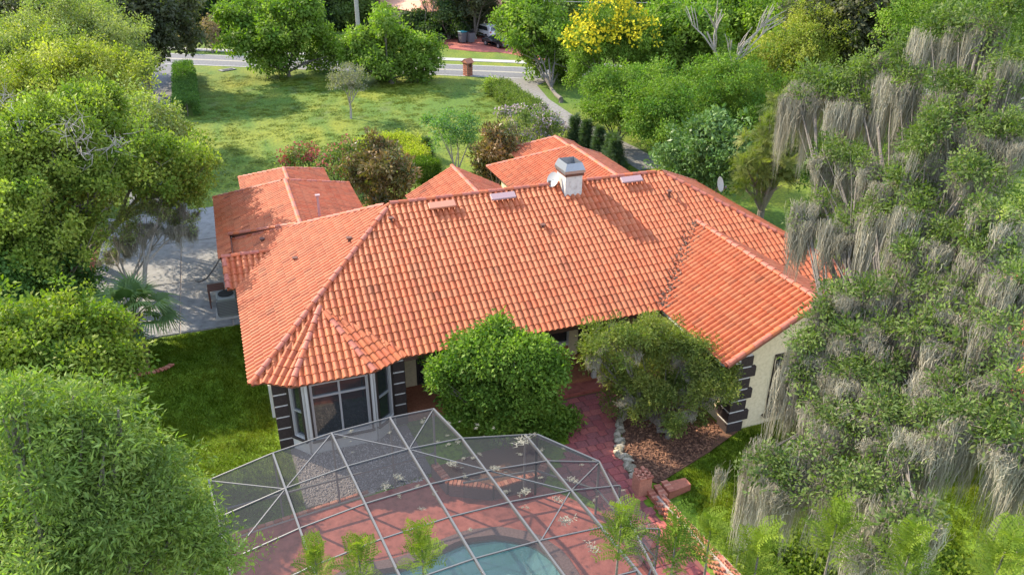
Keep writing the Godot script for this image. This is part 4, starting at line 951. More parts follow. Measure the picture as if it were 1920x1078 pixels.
	for k in 4:
		# four sloping metal sheets and an upright rim
		var B := Basis(Vector3.UP, k * PI / 2); var wx := 0.41 if k % 2 == 0 else 0.49; var wz := 0.49 if k % 2 == 0 else 0.41
		quad(cs, B * Vector3(-wx, 1.15, wz), B * Vector3(wx, 1.15, wz), B * Vector3(wx, 1.26, wz), B * Vector3(-wx, 1.26, wz))
		quad(cs, B * Vector3(-wx, 1.26, wz), B * Vector3(wx, 1.26, wz), B * Vector3(wx - 0.1, 1.52, wz - 0.1), B * Vector3(-wx + 0.1, 1.52, wz - 0.1))
		quad(cs, B * Vector3(-wx + 0.1, 1.52, wz - 0.1), B * Vector3(wx - 0.1, 1.52, wz - 0.1), B * Vector3(wx - 0.12, 1.2, wz - 0.12), B * Vector3(-wx + 0.12, 1.2, wz - 0.12))
	put(ch, "metal_cap", cs.commit(), M.steel)
	put(ch, "flue_top", boxmesh(Vector3(0.6, 0.04, 0.74), 0.0, Vector3(0, 1.18, 0)), M.concretepale)
	# walls
	var H := 2.85
	wall_box(house, P(0.15, 0, 20.62), P(0.35, H, 30.2))
	wall_box(house, P(0.35, 0, 30.0), P(20.8, H, 30.2))
	wall_box(house, P(20.6, 0, 20.36), P(20.8, H, 30.0))
	wall_box(house, P(18.85, 0, 20.36), P(20.6, H, 20.56))
	# rear wings
	for q in [[-0.4, 4.66, 30.2, 35.5], [0.85, 3.8, 35.5, 38.0], [8.0, 11.4, 30.2, 32.9], [12.95, 18.3, 30.2, 35.7], [14.9, 17.85, 35.7, 38.2]]:
		wall_box(house, P(q[0], 0, q[2]), P(q[0] + 0.2, H, q[3]))
		wall_box(house, P(q[1] - 0.2, 0, q[2]), P(q[1], H, q[3]))
		wall_box(house, P(q[0] + 0.2, 0, q[3] - 0.2), P(q[1] - 0.2, H, q[3]))
	# porch back wall with openings: piers, apron, header
	for q in [[4.15, 4.9], [7.6, 8.0], [10.62, 11.0], [12.1, 13.55]]: wall_box(house, P(q[0], 0, 22.0), P(q[1], H, 22.2))
	wall_box(house, P(8.0, 0.3, 22.0), P(10.62, 0.75, 22.2), "wall", M.terracotta)
	wall_box(house, P(8.0, 0.75, 21.97), P(10.62, 0.87, 22.2), "window_ledge", M.white)
	for q in [[4.9, 7.6], [8.0, 10.62], [11.0, 12.1]]: wall_box(house, P(q[0], 2.6, 22.0), P(q[1], H, 22.2))
	window(house, 2.7, 2.3, P(6.25, 0.3, 22.05), 0.0, false, 2)
	window(house, 2.62, 1.73, P(9.31, 0.87, 22.05), 0.0, false, 2, M.winframe)
	window(house, 1.1, 2.3, P(11.55, 0.3, 22.05), 0.0, false, 2)
	wall_box(house, P(4.15, 2.72, 20.3), P(13.6, 2.84, 22.0), "porch_ceiling", M.white)
	wall_box(house, P(4.15, 2.45, 20.28), P(13.6, 2.74, 20.46), "beam", M.fascia)
	for x in [10.8, 11.35]: wall_box(house, P(x, 0.3, 20.3), P(x + 0.16, 2.45, 20.46), "post", M.white)
	# front gable wing
	var g := st_new()
	var gp := PackedVector2Array([Vector2(13.8, 0), Vector2(18.6, 0), Vector2(18.6, EAVE - 0.02), Vector2(16.2, 4.25), Vector2(13.8, EAVE - 0.02)])
	for k in range(1, 4):
		tri(g, P(gp[0].x, gp[0].y, 16.42), P(gp[k].x, gp[k].y, 16.42), P(gp[k + 1].x, gp[k + 1].y, 16.42))
		tri(g, P(gp[0].x, gp[0].y, 16.62), P(gp[k + 1].x, gp[k + 1].y, 16.62), P(gp[k].x, gp[k].y, 16.62))
	for k in 5:
		var a := gp[k]; var b := gp[(k + 1) % 5]
		quad(g, P(a.x, a.y, 16.62), P(b.x, b.y, 16.62), P(b.x, b.y, 16.42), P(a.x, a.y, 16.42))
	put(house, "gable_wall", g.commit(), M.stucco)
	wall_box(house, P(13.8, 0, 16.64), P(14.0, H, 22.0))
	wall_box(house, P(18.4, 0, 16.64), P(18.6, H, 20.4))
	quoins(house, P(13.68, 0, 16.34), 0.55, 0.5, 2.9, 0.16)
	window(house, 1.7, 2.25, P(16.0, 0.42, 16.4), 0.0, true, 2)
	window(house, 1.3, 1.3, P(13.78, 1.2, 19.2), -PI / 2, false, 1)
	window(house, 1.3, 1.3, P(13.78, 1.2, 17.6), -PI / 2, false, 1)
	wall_box(house, P(13.15, 2.68, 16.3), P(13.78, 2.8, 20.3), "soffit", M.white)
	# bay: corner pillars, mullion walls and three windows
	quoins(house, P(0.15, 0, 20.36), 0.46, 0.26, 2.88)
	quoins(house, P(3.72, 0, 20.36), 0.42, 0.3, 2.88)
	var bay := [Vector2(0.6, 20.4), Vector2(1.02, 19.9), Vector2(3.05, 19.9), Vector2(3.72, 20.4)]
	for k in 3:
		var a: Vector2 = bay[k]; var b: Vector2 = bay[k + 1]
		var L := a.distance_to(b); var mid := (a + b) / 2
		var turn := atan2((b - a).y, (b - a).x)
		var xf := Transform3D(Basis(Vector3.UP, turn), P(mid.x, 0, mid.y))
		var s3 := st_new()
		var ww := L - (0.2 if k != 1 else 0.3)
		box(s3, Vector3(-L / 2, 0, -0.09), Vector3(L / 2, 0.55, 0.09)); box(s3, Vector3(-L / 2, 2.55, -0.09), Vector3(L / 2, 2.84, 0.09))
		for s in [-1.0, 1.0]:
			var xa: float = s * L / 2; var xb: float = s * ww / 2
			box(s3, Vector3(min(xa, xb), 0.55, -0.09), Vector3(max(xa, xb), 2.55, 0.09))
		put(house, "bay_wall", s3.commit(), M.white, xf)
		var wn = window(house, ww, 2.0, xf.origin + Vector3(0, 0.55, 0), turn, true, 2 if k == 1 else 1, M.winframe)
		put(wn, "transom", boxmesh(Vector3(ww - 0.14, 0.06, 0.08), 0.0, Vector3(0, 1.5 if k == 1 else 0.95, 0)), M.winframe)
		for s in [-1.0, 1.0]: put(wn, "shutter_strip", boxmesh(Vector3(0.06, 2.0, 0.2), 0.0, Vector3(s * (ww / 2 + 0.035), 1.0, 0.03)), M.darkframe)
	wall_box(house, P(0.04, 1.0, 20.75), P(0.148, 2.2, 21.0), "meter_box", M.white)
	wall_box(house, P(0.35, 0.0, 20.42), P(3.72, 0.3, 21.98), "floor", M.terracotta)
	wall_box(house, P(4.0, 2.3, 20.5), P(4.15, H, 22.0), "wall")
	wall_box(house, P(0.35, 0.3, 22.3), P(4.1, H, 22.5), "inner_wall", M.terracotta)
	put(house, "porch_floor", prismmesh([[3.74, 20.45], [13.78, 20.45], [13.78, 22.0], [3.74, 22.0]], 0.004, 0.3), M.terracotta)
	put(house, "step", prismmesh([[8.6, 19.9], [13.5, 19.9], [13.5, 20.44], [8.6, 20.44]], 0.004, 0.15), M.deck)

# ---------------------------------------------------------------- setting
func ground():
	var n := FastNoiseLite.new(); n.seed = 8; n.frequency = 0.06; n.fractal_octaves = 4
	var n2 := FastNoiseLite.new(); n2.seed = 18; n2.frequency = 0.35; n2.fractal_octaves = 3
	var v := PackedVector3Array(); var no := PackedVector3Array(); var c := PackedColorArray(); var idx := PackedInt32Array()
	var xs := []; var vs := []
	for k in range(-10, 14): xs.append(k * 0.0)
	xs = [-400.0, -200.0, -120.0, -80.0, -60.0]; vs = [-400.0, -100.0, -40.0, -15.0]
	var t := -50.0
	while t <= 90.0:
		xs.append(t); t += 0.75
	xs += [110.0, 150.0, 250.0, 450.0]
	t = -5.0
	while t <= 115.0:
		vs.append(t); t += 0.75
	vs += [130.0, 160.0, 220.0, 500.0]
	for b in vs:
		for a in xs:
			v.append(P(a, 0, b)); no.append(Vector3.UP)
			var q: float = n.get_noise_2d(a, b); var s: float = n2.get_noise_2d(a * 2.2, b * 0.7)
			var mow: float = 0.16 * sign(sin((a + 0.12 * b + 0.4 * q) * 2.6)) if b > 44.0 and a < 14.0 else 0.0
			var dry_less_shade := clampf(0.4 + q * 1.0 + s * 0.7 + mow - (0.2 if a < 7.0 + 5.0 * q else 0.0), 0, 1)  # left part greener: soft canopy shade put into the grass colour
			var green := Color(0.07, 0.135, 0.003); var gold := Color(0.19, 0.205, 0.006)
			if b < 30.0:
				green = Color(0.13, 0.225, 0.008); gold = Color(0.24, 0.285, 0.013)  # near lawn lightened in its colour to offset the tree shade
			var col := green.lerp(gold, dry_less_shade)
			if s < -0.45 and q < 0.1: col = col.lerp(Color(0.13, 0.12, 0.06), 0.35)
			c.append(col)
	var w := xs.size()
	for j in vs.size() - 1:
		for i in w - 1:
			if xs[i] >= -0.6 and xs[i + 1] <= 7.6 and vs[j] >= 5.0 and vs[j + 1] <= 16.4: continue
			var k := j * w + i
			idx.append_array(PackedInt32Array([k, k + w, k + w + 1, k, k + w + 1, k + 1]))
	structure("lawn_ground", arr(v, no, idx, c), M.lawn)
func road_and_drives():
	var dirv := Vector2(0.874, -0.486); var nrm := Vector2(0.486, 0.874); var c0 := Vector2(8.5, 81.9)
	var pts := []
	for k in range(-12, 14): pts.append(c0 + dirv * k * 10.0)
	var road := structure("road", strip(pts, 5.4, -0.05, 0.02), M.asphalt)
	for s in [-0.14, 0.14]:
		var q := []
		for p in pts: q.append(p + nrm * s)
		put(road, "centre_line", strip(q, 0.11, 0.0, 0.024), M.paint)
	for s in [-2.55, 2.55]:
		var q := []
		for p in pts: q.append(p + nrm * s)
		put(road, "edge_line", strip(q, 0.1, 0.0, 0.024), M.white)
	var q := []
	for p in pts: q.append(p + nrm * 5.2)
	structure("sidewalk", strip(q, 1.3, -0.05, 0.05), M.concretepale)
	# lane at the left and the drive at the right
	structure("asphalt_lane", strip([Vector2(-4.0, 88.0), Vector2(-4.6, 84.0), Vector2(-5.2, 78.0), Vector2(-5.3, 68.0), Vector2(-5.0, 58.0), Vector2(-4.4, 50.0), Vector2(-4.0, 43.0)], 2.9, -0.05, 0.012), M.asphalt)
	structure("curved_drive", strip([Vector2(27.2, 70.5), Vector2(26.2, 66.5), Vector2(25.0, 60.5), Vector2(24.7, 55.0), Vector2(24.9, 49.5), Vector2(25.2, 45.0), Vector2(25.3, 41.0)], 2.3, -0.05, 0.012), M.lane)
	structure("drive_apron", prismmesh([[23.6, 71.6], [25.2, 66.5], [27.4, 65.6], [28.4, 66.6], [30.6, 67.6], [31.2, 68.3], [24.6, 72.0]], -0.05, 0.016), M.lane)
	structure("walkway", strip([Vector2(20.7, 44.0), Vector2(20.9, 40.0), Vector2(21.8, 36.5), Vector2(23.4, 34.5)], 1.3, -0.05, 0.06), M.concretepale)
	# concrete court with slabs
	var court := structure("driveway_bed", prismmesh([[-6.5, 29.0], [-0.4, 29.0], [-0.4, 43.0], [-6.5, 43.0]], -0.05, 0.012), M.mortar)
	var cx := [-6.5, -4.68, -2.86, -0.86]; var cv := [29.0, 33.7, 38.4, 43.0]
	for i in 3:
		for j in 3: put(court, "slab", prismmesh([[cx[i] + 0.03, cv[j] + 0.03], [cx[i + 1] - 0.03, cv[j] + 0.03], [cx[i + 1] - 0.03, cv[j + 1] - 0.03], [cx[i] + 0.03, cv[j + 1] - 0.03]], 0.0, 0.05), M.concrete)
	put(court, "slab", prismmesh([[-0.82, 29.0], [-0.42, 29.0], [-0.42, 43.0], [-0.82, 43.0]], 0.0, 0.045), M.concrete)
	var e := thing("brick_edging", "red brick edging along the left side of the concrete drive", "edging", P(-6.7, 0, 30))
	for k in 52: put(e, "brick", MESH.brick, M.bricks[(k * 5) % 4], Transform3D(Basis(Vector3.UP, PI / 2 + rr(-0.04, 0.04)), P(rr(-0.02, 0.02), 0.03, k * 0.225)))
	var g := thing("brick_edging", "low curved brick edging at the foot of the palm", "edging", P(-4.0, 0, 26.6))
	for k in 16:
		var a := lerpf(-2.7, -0.3, k / 15.0)
		put(g, "brick", MESH.brick, M.bricks[(k * 3) % 4], Transform3D(Basis(Vector3.UP, a + PI / 2 + rr(-0.1, 0.1)), Vector3(cos(a) * 0.9, 0.05, -sin(a) * 0.42 - 0.2)))
	# storm drain on the lawn
	var d := thing("storm_drain", "dark drain cover in the lawn near the road", "drain", P(1.1, 0, 81.0), 0.5)
	put(d, "slab", boxmesh(Vector3(1.5, 0.1, 0.8), 0.03, Vector3(0, 0.05, 0)), M.concrete)
	put(d, "opening", boxmesh(Vector3(1.1, 0.02, 0.35), 0.0, Vector3(0, 0.112, 0.05)), M.tyre)
func stones_path():
	var poly := PackedVector2Array()
	for q in [[8.55, 19.88], [11.3, 19.88], [11.5, 18.8], [10.8, 18.0], [9.95, 16.75], [9.78, 15.5], [9.62, 14.4], [9.85, 12.6], [10.0, 10.2], [8.55, 10.2], [8.55, 13.2], [8.25, 15.0], [7.7, 16.2], [8.3, 17.0], [8.75, 17.7], [9.0, 18.6]]: poly.append(Vector2(q[0], q[1]))
	var st := st_new()
	prism(st, poly, -0.05, 0.008)
	var path := structure("stone_path", st.commit(), M.grout)
	var shapes := []
	for k in 6:
		var s := st_new()
		var g := RandomNumberGenerator.new(); g.seed = 90 + k
		var ring := []
		for a in [[-0.5, -0.5], [0.0, -0.54], [0.5, -0.5], [0.53, 0.0], [0.5, 0.5], [0.0, 0.53], [-0.5, 0.5], [-0.53, 0.0]]: ring.append(Vector2(a[0] + g.randf_range(-0.07, 0.07), a[1] + g.randf_range(-0.07, 0.07)))
		for i in 8:
			var a: Vector2 = ring[i]; var b: Vector2 = ring[(i + 1) % 8]
			var ta := Vector3(a.x * 0.9, 0.022, a.y * 0.9); var tb := Vector3(b.x * 0.9, 0.022, b.y * 0.9)
			tri(s, Vector3(0, 0.024, 0), tb, ta)
			quad(s, ta, tb, Vector3(b.x, 0, b.y), Vector3(a.x, 0, a.y))
		shapes.append(s.commit())
	var row := 0; var v := 10.3; var n := 0
	while v < 19.9:
		var hh := rr(0.25, 0.34)
		var x := 7.5 + rr(0, 0.3)
		while x < 11.7:
			var ww := rr(0.26, 0.44)
			if Geometry2D.is_point_in_polygon(Vector2(x + ww / 2, v + hh / 2), poly):
				put(path, "stone", shapes[n % 6], M.stones[rng.randi() % 4], Transform3D(Basis(Vector3.UP, rr(-0.07, 0.07)).scaled_local(Vector3(ww * 0.91, 1, hh * 0.9)), P(x + ww / 2, 0.008 + rr(0, 0.006), v + hh / 2)))
				n += 1
			x += ww
		v += hh; row += 1
func beds():
	# mulch bed, stone border, brick pier, steps and wall at the right of the path
	structure("mulch_bed", prismmesh([[10.95, 18.25], [13.7, 18.6], [13.7, 16.4], [14.1, 16.3], [12.7, 15.75], [10.4, 15.0], [9.98, 15.5], [10.08, 16.7]], -0.03, 0.05), M.mulch)
	var poly := PackedVector2Array([Vector2(10.95, 18.2), Vector2(13.6, 18.5), Vector2(13.6, 16.4), Vector2(12.7, 15.8), Vector2(10.4, 15.05), Vector2(10.05, 15.5), Vector2(10.15, 16.7)])
	var xfs := []; var cols := []
	while xfs.size() < 2600:
		var p := Vector2(rr(10.0, 13.8), rr(15.0, 18.6))
		if not Geometry2D.is_point_in_polygon(p, poly): continue
		xfs.append(Transform3D(Basis.from_euler(Vector3(rr(-0.5, 0.5), rr(0, TAU), rr(-0.5, 0.5))).scaled_local(Vector3(rr(0.05, 0.13), rr(0.008, 0.02), rr(0.025, 0.055))), P(p.x, 0.055 + rr(0, 0.03), p.y)))
		cols.append(blend([0.07, 0.03, 0.018], [0.3, 0.15, 0.085], pow(rng.randf(), 1.6), rr(0.8, 1.1)))
	tag(copies(self, "mulch", boxmesh(Vector3.ONE), M.chip, xfs, cols, "stuff"), "brown bark mulch and dead leaves under the small oak", "mulch")
	structure("gravel_bed", prismmesh([[0.4, 20.3], [0.52, 17.5], [4.3, 17.75], [4.1, 20.3]], -0.03, 0.03), M.gravel)
	xfs = []; cols = []
	for k in 3800:
		var x := rr(0.5, 4.1); var vv := rr(17.5, 19.85)
		xfs.append(Transform3D(Basis.from_euler(Vector3(rr(0, 3), rr(0, TAU), rr(0, 3))).scaled_local(Vector3(rr(0.03, 0.075), rr(0.02, 0.05), rr(0.03, 0.06))), P(x, 0.035, vv)))
		cols.append(blend([0.16, 0.13, 0.12], [0.52, 0.46, 0.42], rng.randf(), 1.0))
	tag(copies(self, "gravel", rock(4, Vector3(1, 0.8, 0.9)), M.chip, xfs, cols, "stuff"), "pinkish grey gravel between the bay window and the pool cage", "gravel")
	var b := thing("rock_border", "curved border of pale rough rocks beside the red path", "border", P(10.3, 0, 17))
	for k in 26:
		var t := k / 25.0
		var p := Vector2(10.88, 18.3).lerp(Vector2(10.02, 16.7), t * 2) if t < 0.5 else Vector2(10.02, 16.7).lerp(Vector2(9.9, 15.3), t * 2 - 1)
		put(b, "rock", MESH.rocks[k % 4], M.rocks[(k * 3) % 2], Transform3D(Basis(Vector3.UP, rr(0, TAU)).scaled_local(Vector3(rr(0.18, 0.4), rr(0.18, 0.38), rr(0.18, 0.34))), P(p.x - 10.3 + rr(-0.14, 0.14), rr(0.05, 0.1), p.y - 17)))
	var w := thing("garden_wall", "low brick wall with a rowlock top beside the path", "wall", P(9.75, 0, 14.4))
	put(w, "pier", boxmesh(Vector3(0.42, 0.62, 0.42), 0.01, Vector3(0.02, 0.31, -0.5)), M.bricks[3])
	for k in 8:
		for j in 2: put(w, "brick", MESH.brick, M.bricks[(k + j) % 4], Transform3D(Basis(Vector3.UP, PI / 2 * (k % 2)), Vector3(-0.1 + 0.22 * j + 0.02, 0.66, -0.68 + 0.075 * k if k < 6 else -0.5)) ) if k < 6 else null
	for k in 3:
		var st := prismmesh([[0.16, -0.1 - 0.0], [0.95, 0.0], [0.95, 0.32], [0.16, 0.32]], 0.0, 0.1 + 0.08 * k)
		put(w, "tread", st, M.bricks[0], Transform3D(Basis.IDENTITY, Vector3(0.24 * k - 0.05, 0, -0.02)))
		for j in 6: put(w, "brick", MESH.brick, M.bricks[(k + j * 3) % 4], Transform3D(Basis(Vector3.UP, PI / 2), Vector3(0.24 * k + 0.2, 0.135 + 0.08 * k, 0.06 - 0.078 * j)))
	var a0 := Vector2(0.2, -0.2); var a1 := Vector2(0.62, -4.2)
	put(w, "wall_body", bar(Vector3(a0.x, 0.2, -a0.y), Vector3(a1.x, 0.2, -a1.y), 0.24, 0.4), M.mortar)
	for k in 46:
		var p := a0.lerp(a1, (k + 0.5) / 46)
		put(w, "brick", MESH.brick, M.bricks[(k * 7 + k / 3) % 4], Transform3D(Basis(Vector3.UP, -0.105 + rr(-0.02, 0.02)), Vector3(p.x, 0.435, -p.y)))
	for k in 17:
		for r in 5:
			var p := a0.lerp(a1, (k + 0.5 + 0.5 * (r % 2) - 0.25) / 17)
			put(w, "brick", MESH.brick, M.bricks[(k * 3 + r * 5) % 4], Transform3D(Basis(Vector3.UP, PI / 2 - 0.105), Vector3(p.x - 0.085, 0.04 + r * 0.078, -p.y)))
func pool_area():
	var pool := PackedVector2Array()
	for q in [[-0.2, 13.4], [0.35, 14.35], [1.5, 14.68], [2.66, 14.5], [3.6, 14.72], [4.4, 14.86], [5.25, 14.7], [6.05, 14.15], [6.42, 13.36], [6.45, 12.6], [6.2, 11.0], [5.4, 9.4], [4.0, 8.7], [2.0, 8.6], [0.4, 9.4], [-0.4, 11.0], [-0.5, 12.4]]: pool.append(Vector2(q[0], q[1]))
	var curve := Curve2D.new()
	for k in pool.size() + 1:
		var p := pool[k % pool.size()]; var d := (pool[(k + 1) % pool.size()] - pool[(k - 1 + pool.size()) % pool.size()]) / 6
		curve.add_point(p, -d, d)
	var ring := []
	for k in 72: ring.append(curve.sample_baked(curve.get_baked_length() * k / 72.0))
	var c := Vector2(3.0, 11.8)
	var outer := PackedVector2Array()
	for q in [[-1.72, 17.0], [4.4, 17.6], [7.1, 16.2], [8.5, 14.2], [8.5, 4.6], [-1.2, 4.6]]: outer.append(Vector2(q[0], q[1]))
	var st := st_new(); var cop := st_new(); var basin := st_new()
	var wr := []
	for k in 72:
		var a: Vector2 = ring[k]; var b: Vector2 = ring[(k + 1) % 72]
		var oa := a; var ob := b
		for e in outer.size():
			var ia = Geometry2D.segment_intersects_segment(c, c + (a - c).normalized() * 40, outer[e], outer[(e + 1) % outer.size()])
			if ia != null: oa = ia
			var ib = Geometry2D.segment_intersects_segment(c, c + (b - c).normalized() * 40, outer[e], outer[(e + 1) % outer.size()])
			if ib != null: ob = ib
		quad(st, P(a.x, 0.02, a.y), P(oa.x, 0.02, oa.y), P(ob.x, 0.02, ob.y), P(b.x, 0.02, b.y))
		var a2 := a + (a - c).normalized() * 0.32; var b2 := b + (b - c).normalized() * 0.32
		quad(cop, P(a.x, 0.05, a.y), P(a2.x, 0.05, a2.y), P(b2.x, 0.05, b2.y), P(b.x, 0.05, b.y))
		quad(cop, P(a2.x, 0.0, a2.y), P(b2.x, 0.0, b2.y), P(b2.x, 0.05, b2.y), P(a2.x, 0.05, a2.y))
		quad(cop, P(b.x, -0.2, b.y), P(a.x, -0.2, a.y), P(a.x, 0.05, a.y), P(b.x, 0.05, b.y))
		var a3 := c.lerp(a, 0.9); var b3 := c.lerp(b, 0.9)
		quad(basin, P(b.x, -0.2, b.y), P(a.x, -0.2, a.y), P(a3.x, -0.9, a3.y), P(b3.x, -0.9, b3.y))
		tri(basin, P(a3.x, -0.9, a3.y), P(b3.x, -0.9, b3.y), P(c.x, -1.5, c.y))
		wr.append(a)
	var deck := structure("pool_deck", st.commit(), M.deck)
	put(deck, "coping", cop.commit(), M.coping)
	var shell := structure("pool_basin", basin.commit(), M.pool)
	var ws := st_new()
	prism(ws, PackedVector2Array(wr), -0.14, -0.13)
	structure("pool_water", ws.commit(), M.water)
	# a seat step under the water
	put(shell, "bench_step", prismmesh([[4.2, 13.6], [5.2, 13.75], [5.9, 13.2], [6.2, 12.5], [5.6, 12.3], [5.1, 12.9], [4.3, 12.95]], -0.9, -0.45), M.pool)
	# kerb of brick at the back of the deck and the raised bed
	var kerb := thing("brick_kerb", "thin red brick kerb along the back of the pool deck", "kerb", P(-1.72, 0, 17.02))
	var d := Vector2(4.2, 0.52); var L := d.length()
	for k in int(L / 0.225):
		var p := d * (k + 0.5) * 0.225 / L
		put(kerb, "brick", MESH.brick, M.bricks[(k * 3) % 4], Transform3D(Basis(Vector3.UP, PI / 2 + 0.12 + rr(-0.03, 0.03)), P(p.x, 0.09, p.y)))
	put(kerb, "footing", bar(Vector3(0, 0.03, 0), P(4.2, 0.03, 0.52), 0.14, 0.06), M.mortar)
	var bed := thing("raised_planter", "angular raised brick planter inside the pool cage", "planter", P(5.5, 0, 17))
	var pp := [Vector2(4.3, 17.62), Vector2(4.5, 16.7), Vector2(5.62, 16.08), Vector2(7.1, 16.18), Vector2(7.55, 16.7)]
	for k in 4:
		var a: Vector2 = pp[k] - Vector2(5.5, 17); var b: Vector2 = pp[k + 1] - Vector2(5.5, 17)
		put(bed, "wall_body", bar(P(a.x, 0.21, a.y), P(b.x, 0.21, b.y), 0.2, 0.42), M.coping)
		var l := a.distance_to(b); var nb := int(l / 0.11)
		for i in nb:
			var p := a.lerp(b, (i + 0.5) / nb)
			put(bed, "brick", MESH.brick, M.bricks[(i * 3 + k) % 4], Transform3D(Basis(Vector3.UP, atan2((b - a).y, (b - a).x)), P(p.x, 0.45, p.y)))
	put(bed, "soil", prismmesh([[-1.2, 0.6], [-1.0, -0.3], [0.12, -0.85], [1.6, -0.75], [2.05, -0.3], [2.0, 0.9]], 0.004, 0.36), M.mulch)
	# screen cage
	var cage := thing("pool_cage", "screened aluminium pool enclosure with a vaulted roof", "enclosure", Vector3.ZERO)
	var nodes := CAGE
	var beams := []
	for i in nodes.size():
		var col := []
		for j in nodes[i].size(): col.append(Vector3(nodes[i][j][0], nodes[i][j][1], -nodes[i][j][2]))
		beams.append(col)
	for i in beams.size():
		var bm: Array = beams[i]
		var j0 := 0
		while bm[j0].distance_to(bm[j0 + 1]) < 0.01: j0 += 1
		if i == 4:
			put(cage, "roof_beam", bar(bm[0], bm[1], 0.05, 0.1), M.alu)
			j0 = 1
		if i == 6:
			put(cage, "roof_beam", bar(bm[1], bm[2], 0.05, 0.1), M.alu)
			j0 = 2
		put(cage, "roof_beam", bar(bm[j0], bm[bm.size() - 1], 0.036 if i in [0, 6] else 0.045, 0.1), M.alu)
		for e in [0, bm.size() - 1]: put(cage, "post", bar(bm[e] - Vector3(0, 0.07, 0), Vector3(bm[e].x, 0.02, bm[e].z), 0.05, 0.05, Vector3.RIGHT), M.alu)
	for i in beams.size() - 1:
		for j in beams[i].size():
			if j == 0 and i > 3: continue
			put(cage, "purlin", bar(beams[i][j] + Vector3(0, 0.02, 0), beams[i + 1][j] + Vector3(0, 0.02, 0), 0.028, 0.035), M.alu)
			if j < beams[i].size() - 1:
				var s := st_new()
				quad(s, beams[i][j + 1], beams[i + 1][j + 1], beams[i + 1][j], beams[i][j])
				put(cage, "screen_panel", s.commit(), M.screen)
		for j in [0 if i < 4 else 1, beams[i].size() - 1]:
			var a: Vector3 = beams[i][j]; var b: Vector3 = beams[i + 1][j]
			var s := st_new()
			quad(s, Vector3(a.x, 0.1, a.z), Vector3(b.x, 0.1, b.z), b, a)
			put(cage, "screen_panel", s.commit(), M.screen)
			put(cage, "rail", bar(Vector3(a.x, 0.9, a.z), Vector3(b.x, 0.9, b.z), 0.04, 0.05), M.alu)
	for i in [0, 6]:
		for j in beams[i].size() - 1:
			var a: Vector3 = beams[i][j]; var b: Vector3 = beams[i][j + 1]
			if a.distance_to(b) < 0.01: continue
			var s := st_new()
			quad(s, Vector3(a.x, 0.1, a.z), Vector3(b.x, 0.1, b.z), b, a)
			put(cage, "screen_panel", s.commit(), M.screen)
			put(cage, "rail", bar(Vector3(a.x, 0.9, a.z), Vector3(b.x, 0.9, b.z), 0.04, 0.05), M.alu)
			if j: put(cage, "post", bar(a, Vector3(a.x, 0.02, a.z), 0.05, 0.05, Vector3.RIGHT), M.alu)
	for q in [[0, 0, 1, 1], [1, 1, 2, 0], [2, 0, 3, 1], [0, 2, 1, 1], [3, 1, 4, 0], [3, 1, 4, 2], [4, 2, 5, 3], [5, 3, 6, 2], [4, 4, 5, 3], [5, 1, 6, 0]]:
		var a: Vector3 = beams[q[0]][q[1]]; var b: Vector3 = beams[q[2]][q[3]]
		put(cage, "brace", bar(a, b, 0.028, 0.03), M.alu)
	# tufts of fallen moss on the screen
	var tuft := []
	for k in 4:
		var s := st_new()
		for i in 46:
			var p := Vector3(rng.randfn() * 0.06, 0.02 + rr(0, 0.03), rng.randfn() * 0.03 + 0.02 * sin(i * 0.5))
			tube(s, [p, p + Vector3(rng.randfn() * 0.02, rr(0, 0.02), rng.randfn() * 0.02), p + Vector3(rng.randfn() * 0.035, 0.0, rng.randfn() * 0.035)], [0.004, 0.006, 0.002], 4, false)
		tuft.append(s.commit())
	for k in 50:
		var i := mini(1 + int(pow(rng.randf(), 0.55) * 5), 5); var j := rng.randi() % 4
		var u := rng.randf(); var w := rng.randf()
		var a: Vector3 = beams[i][j].lerp(beams[i + 1][j], u)
		var b: Vector3 = beams[i][j + 1].lerp(beams[i + 1][j + 1], u)
		var sz := rr(0.3, 0.75)
		var o := put(self, "moss_tuft", tuft[k % 4], M.debris, Transform3D(Basis(Vector3.UP, rr(0, TAU)).scaled_local(Vector3(sz, min(sz, 1.0), sz)), a.lerp(b, w)))
		tag(o, "tiny pale tuft of fallen moss lying on the pool screen", "moss", "small moss tufts on the pool screen")
	for q in BIGTUFT:
		var o := put(self, "moss_clump", tuft[int(q[3] * 10) % 4], M.debris, Transform3D(Basis(Vector3.UP, q[3] * 7.0).scaled_local(Vector3(q[3], 1.0, q[3])), Vector3(q[0], q[1], q[2])))
		tag(o, q[4], "moss", "large moss clumps on the pool screen")

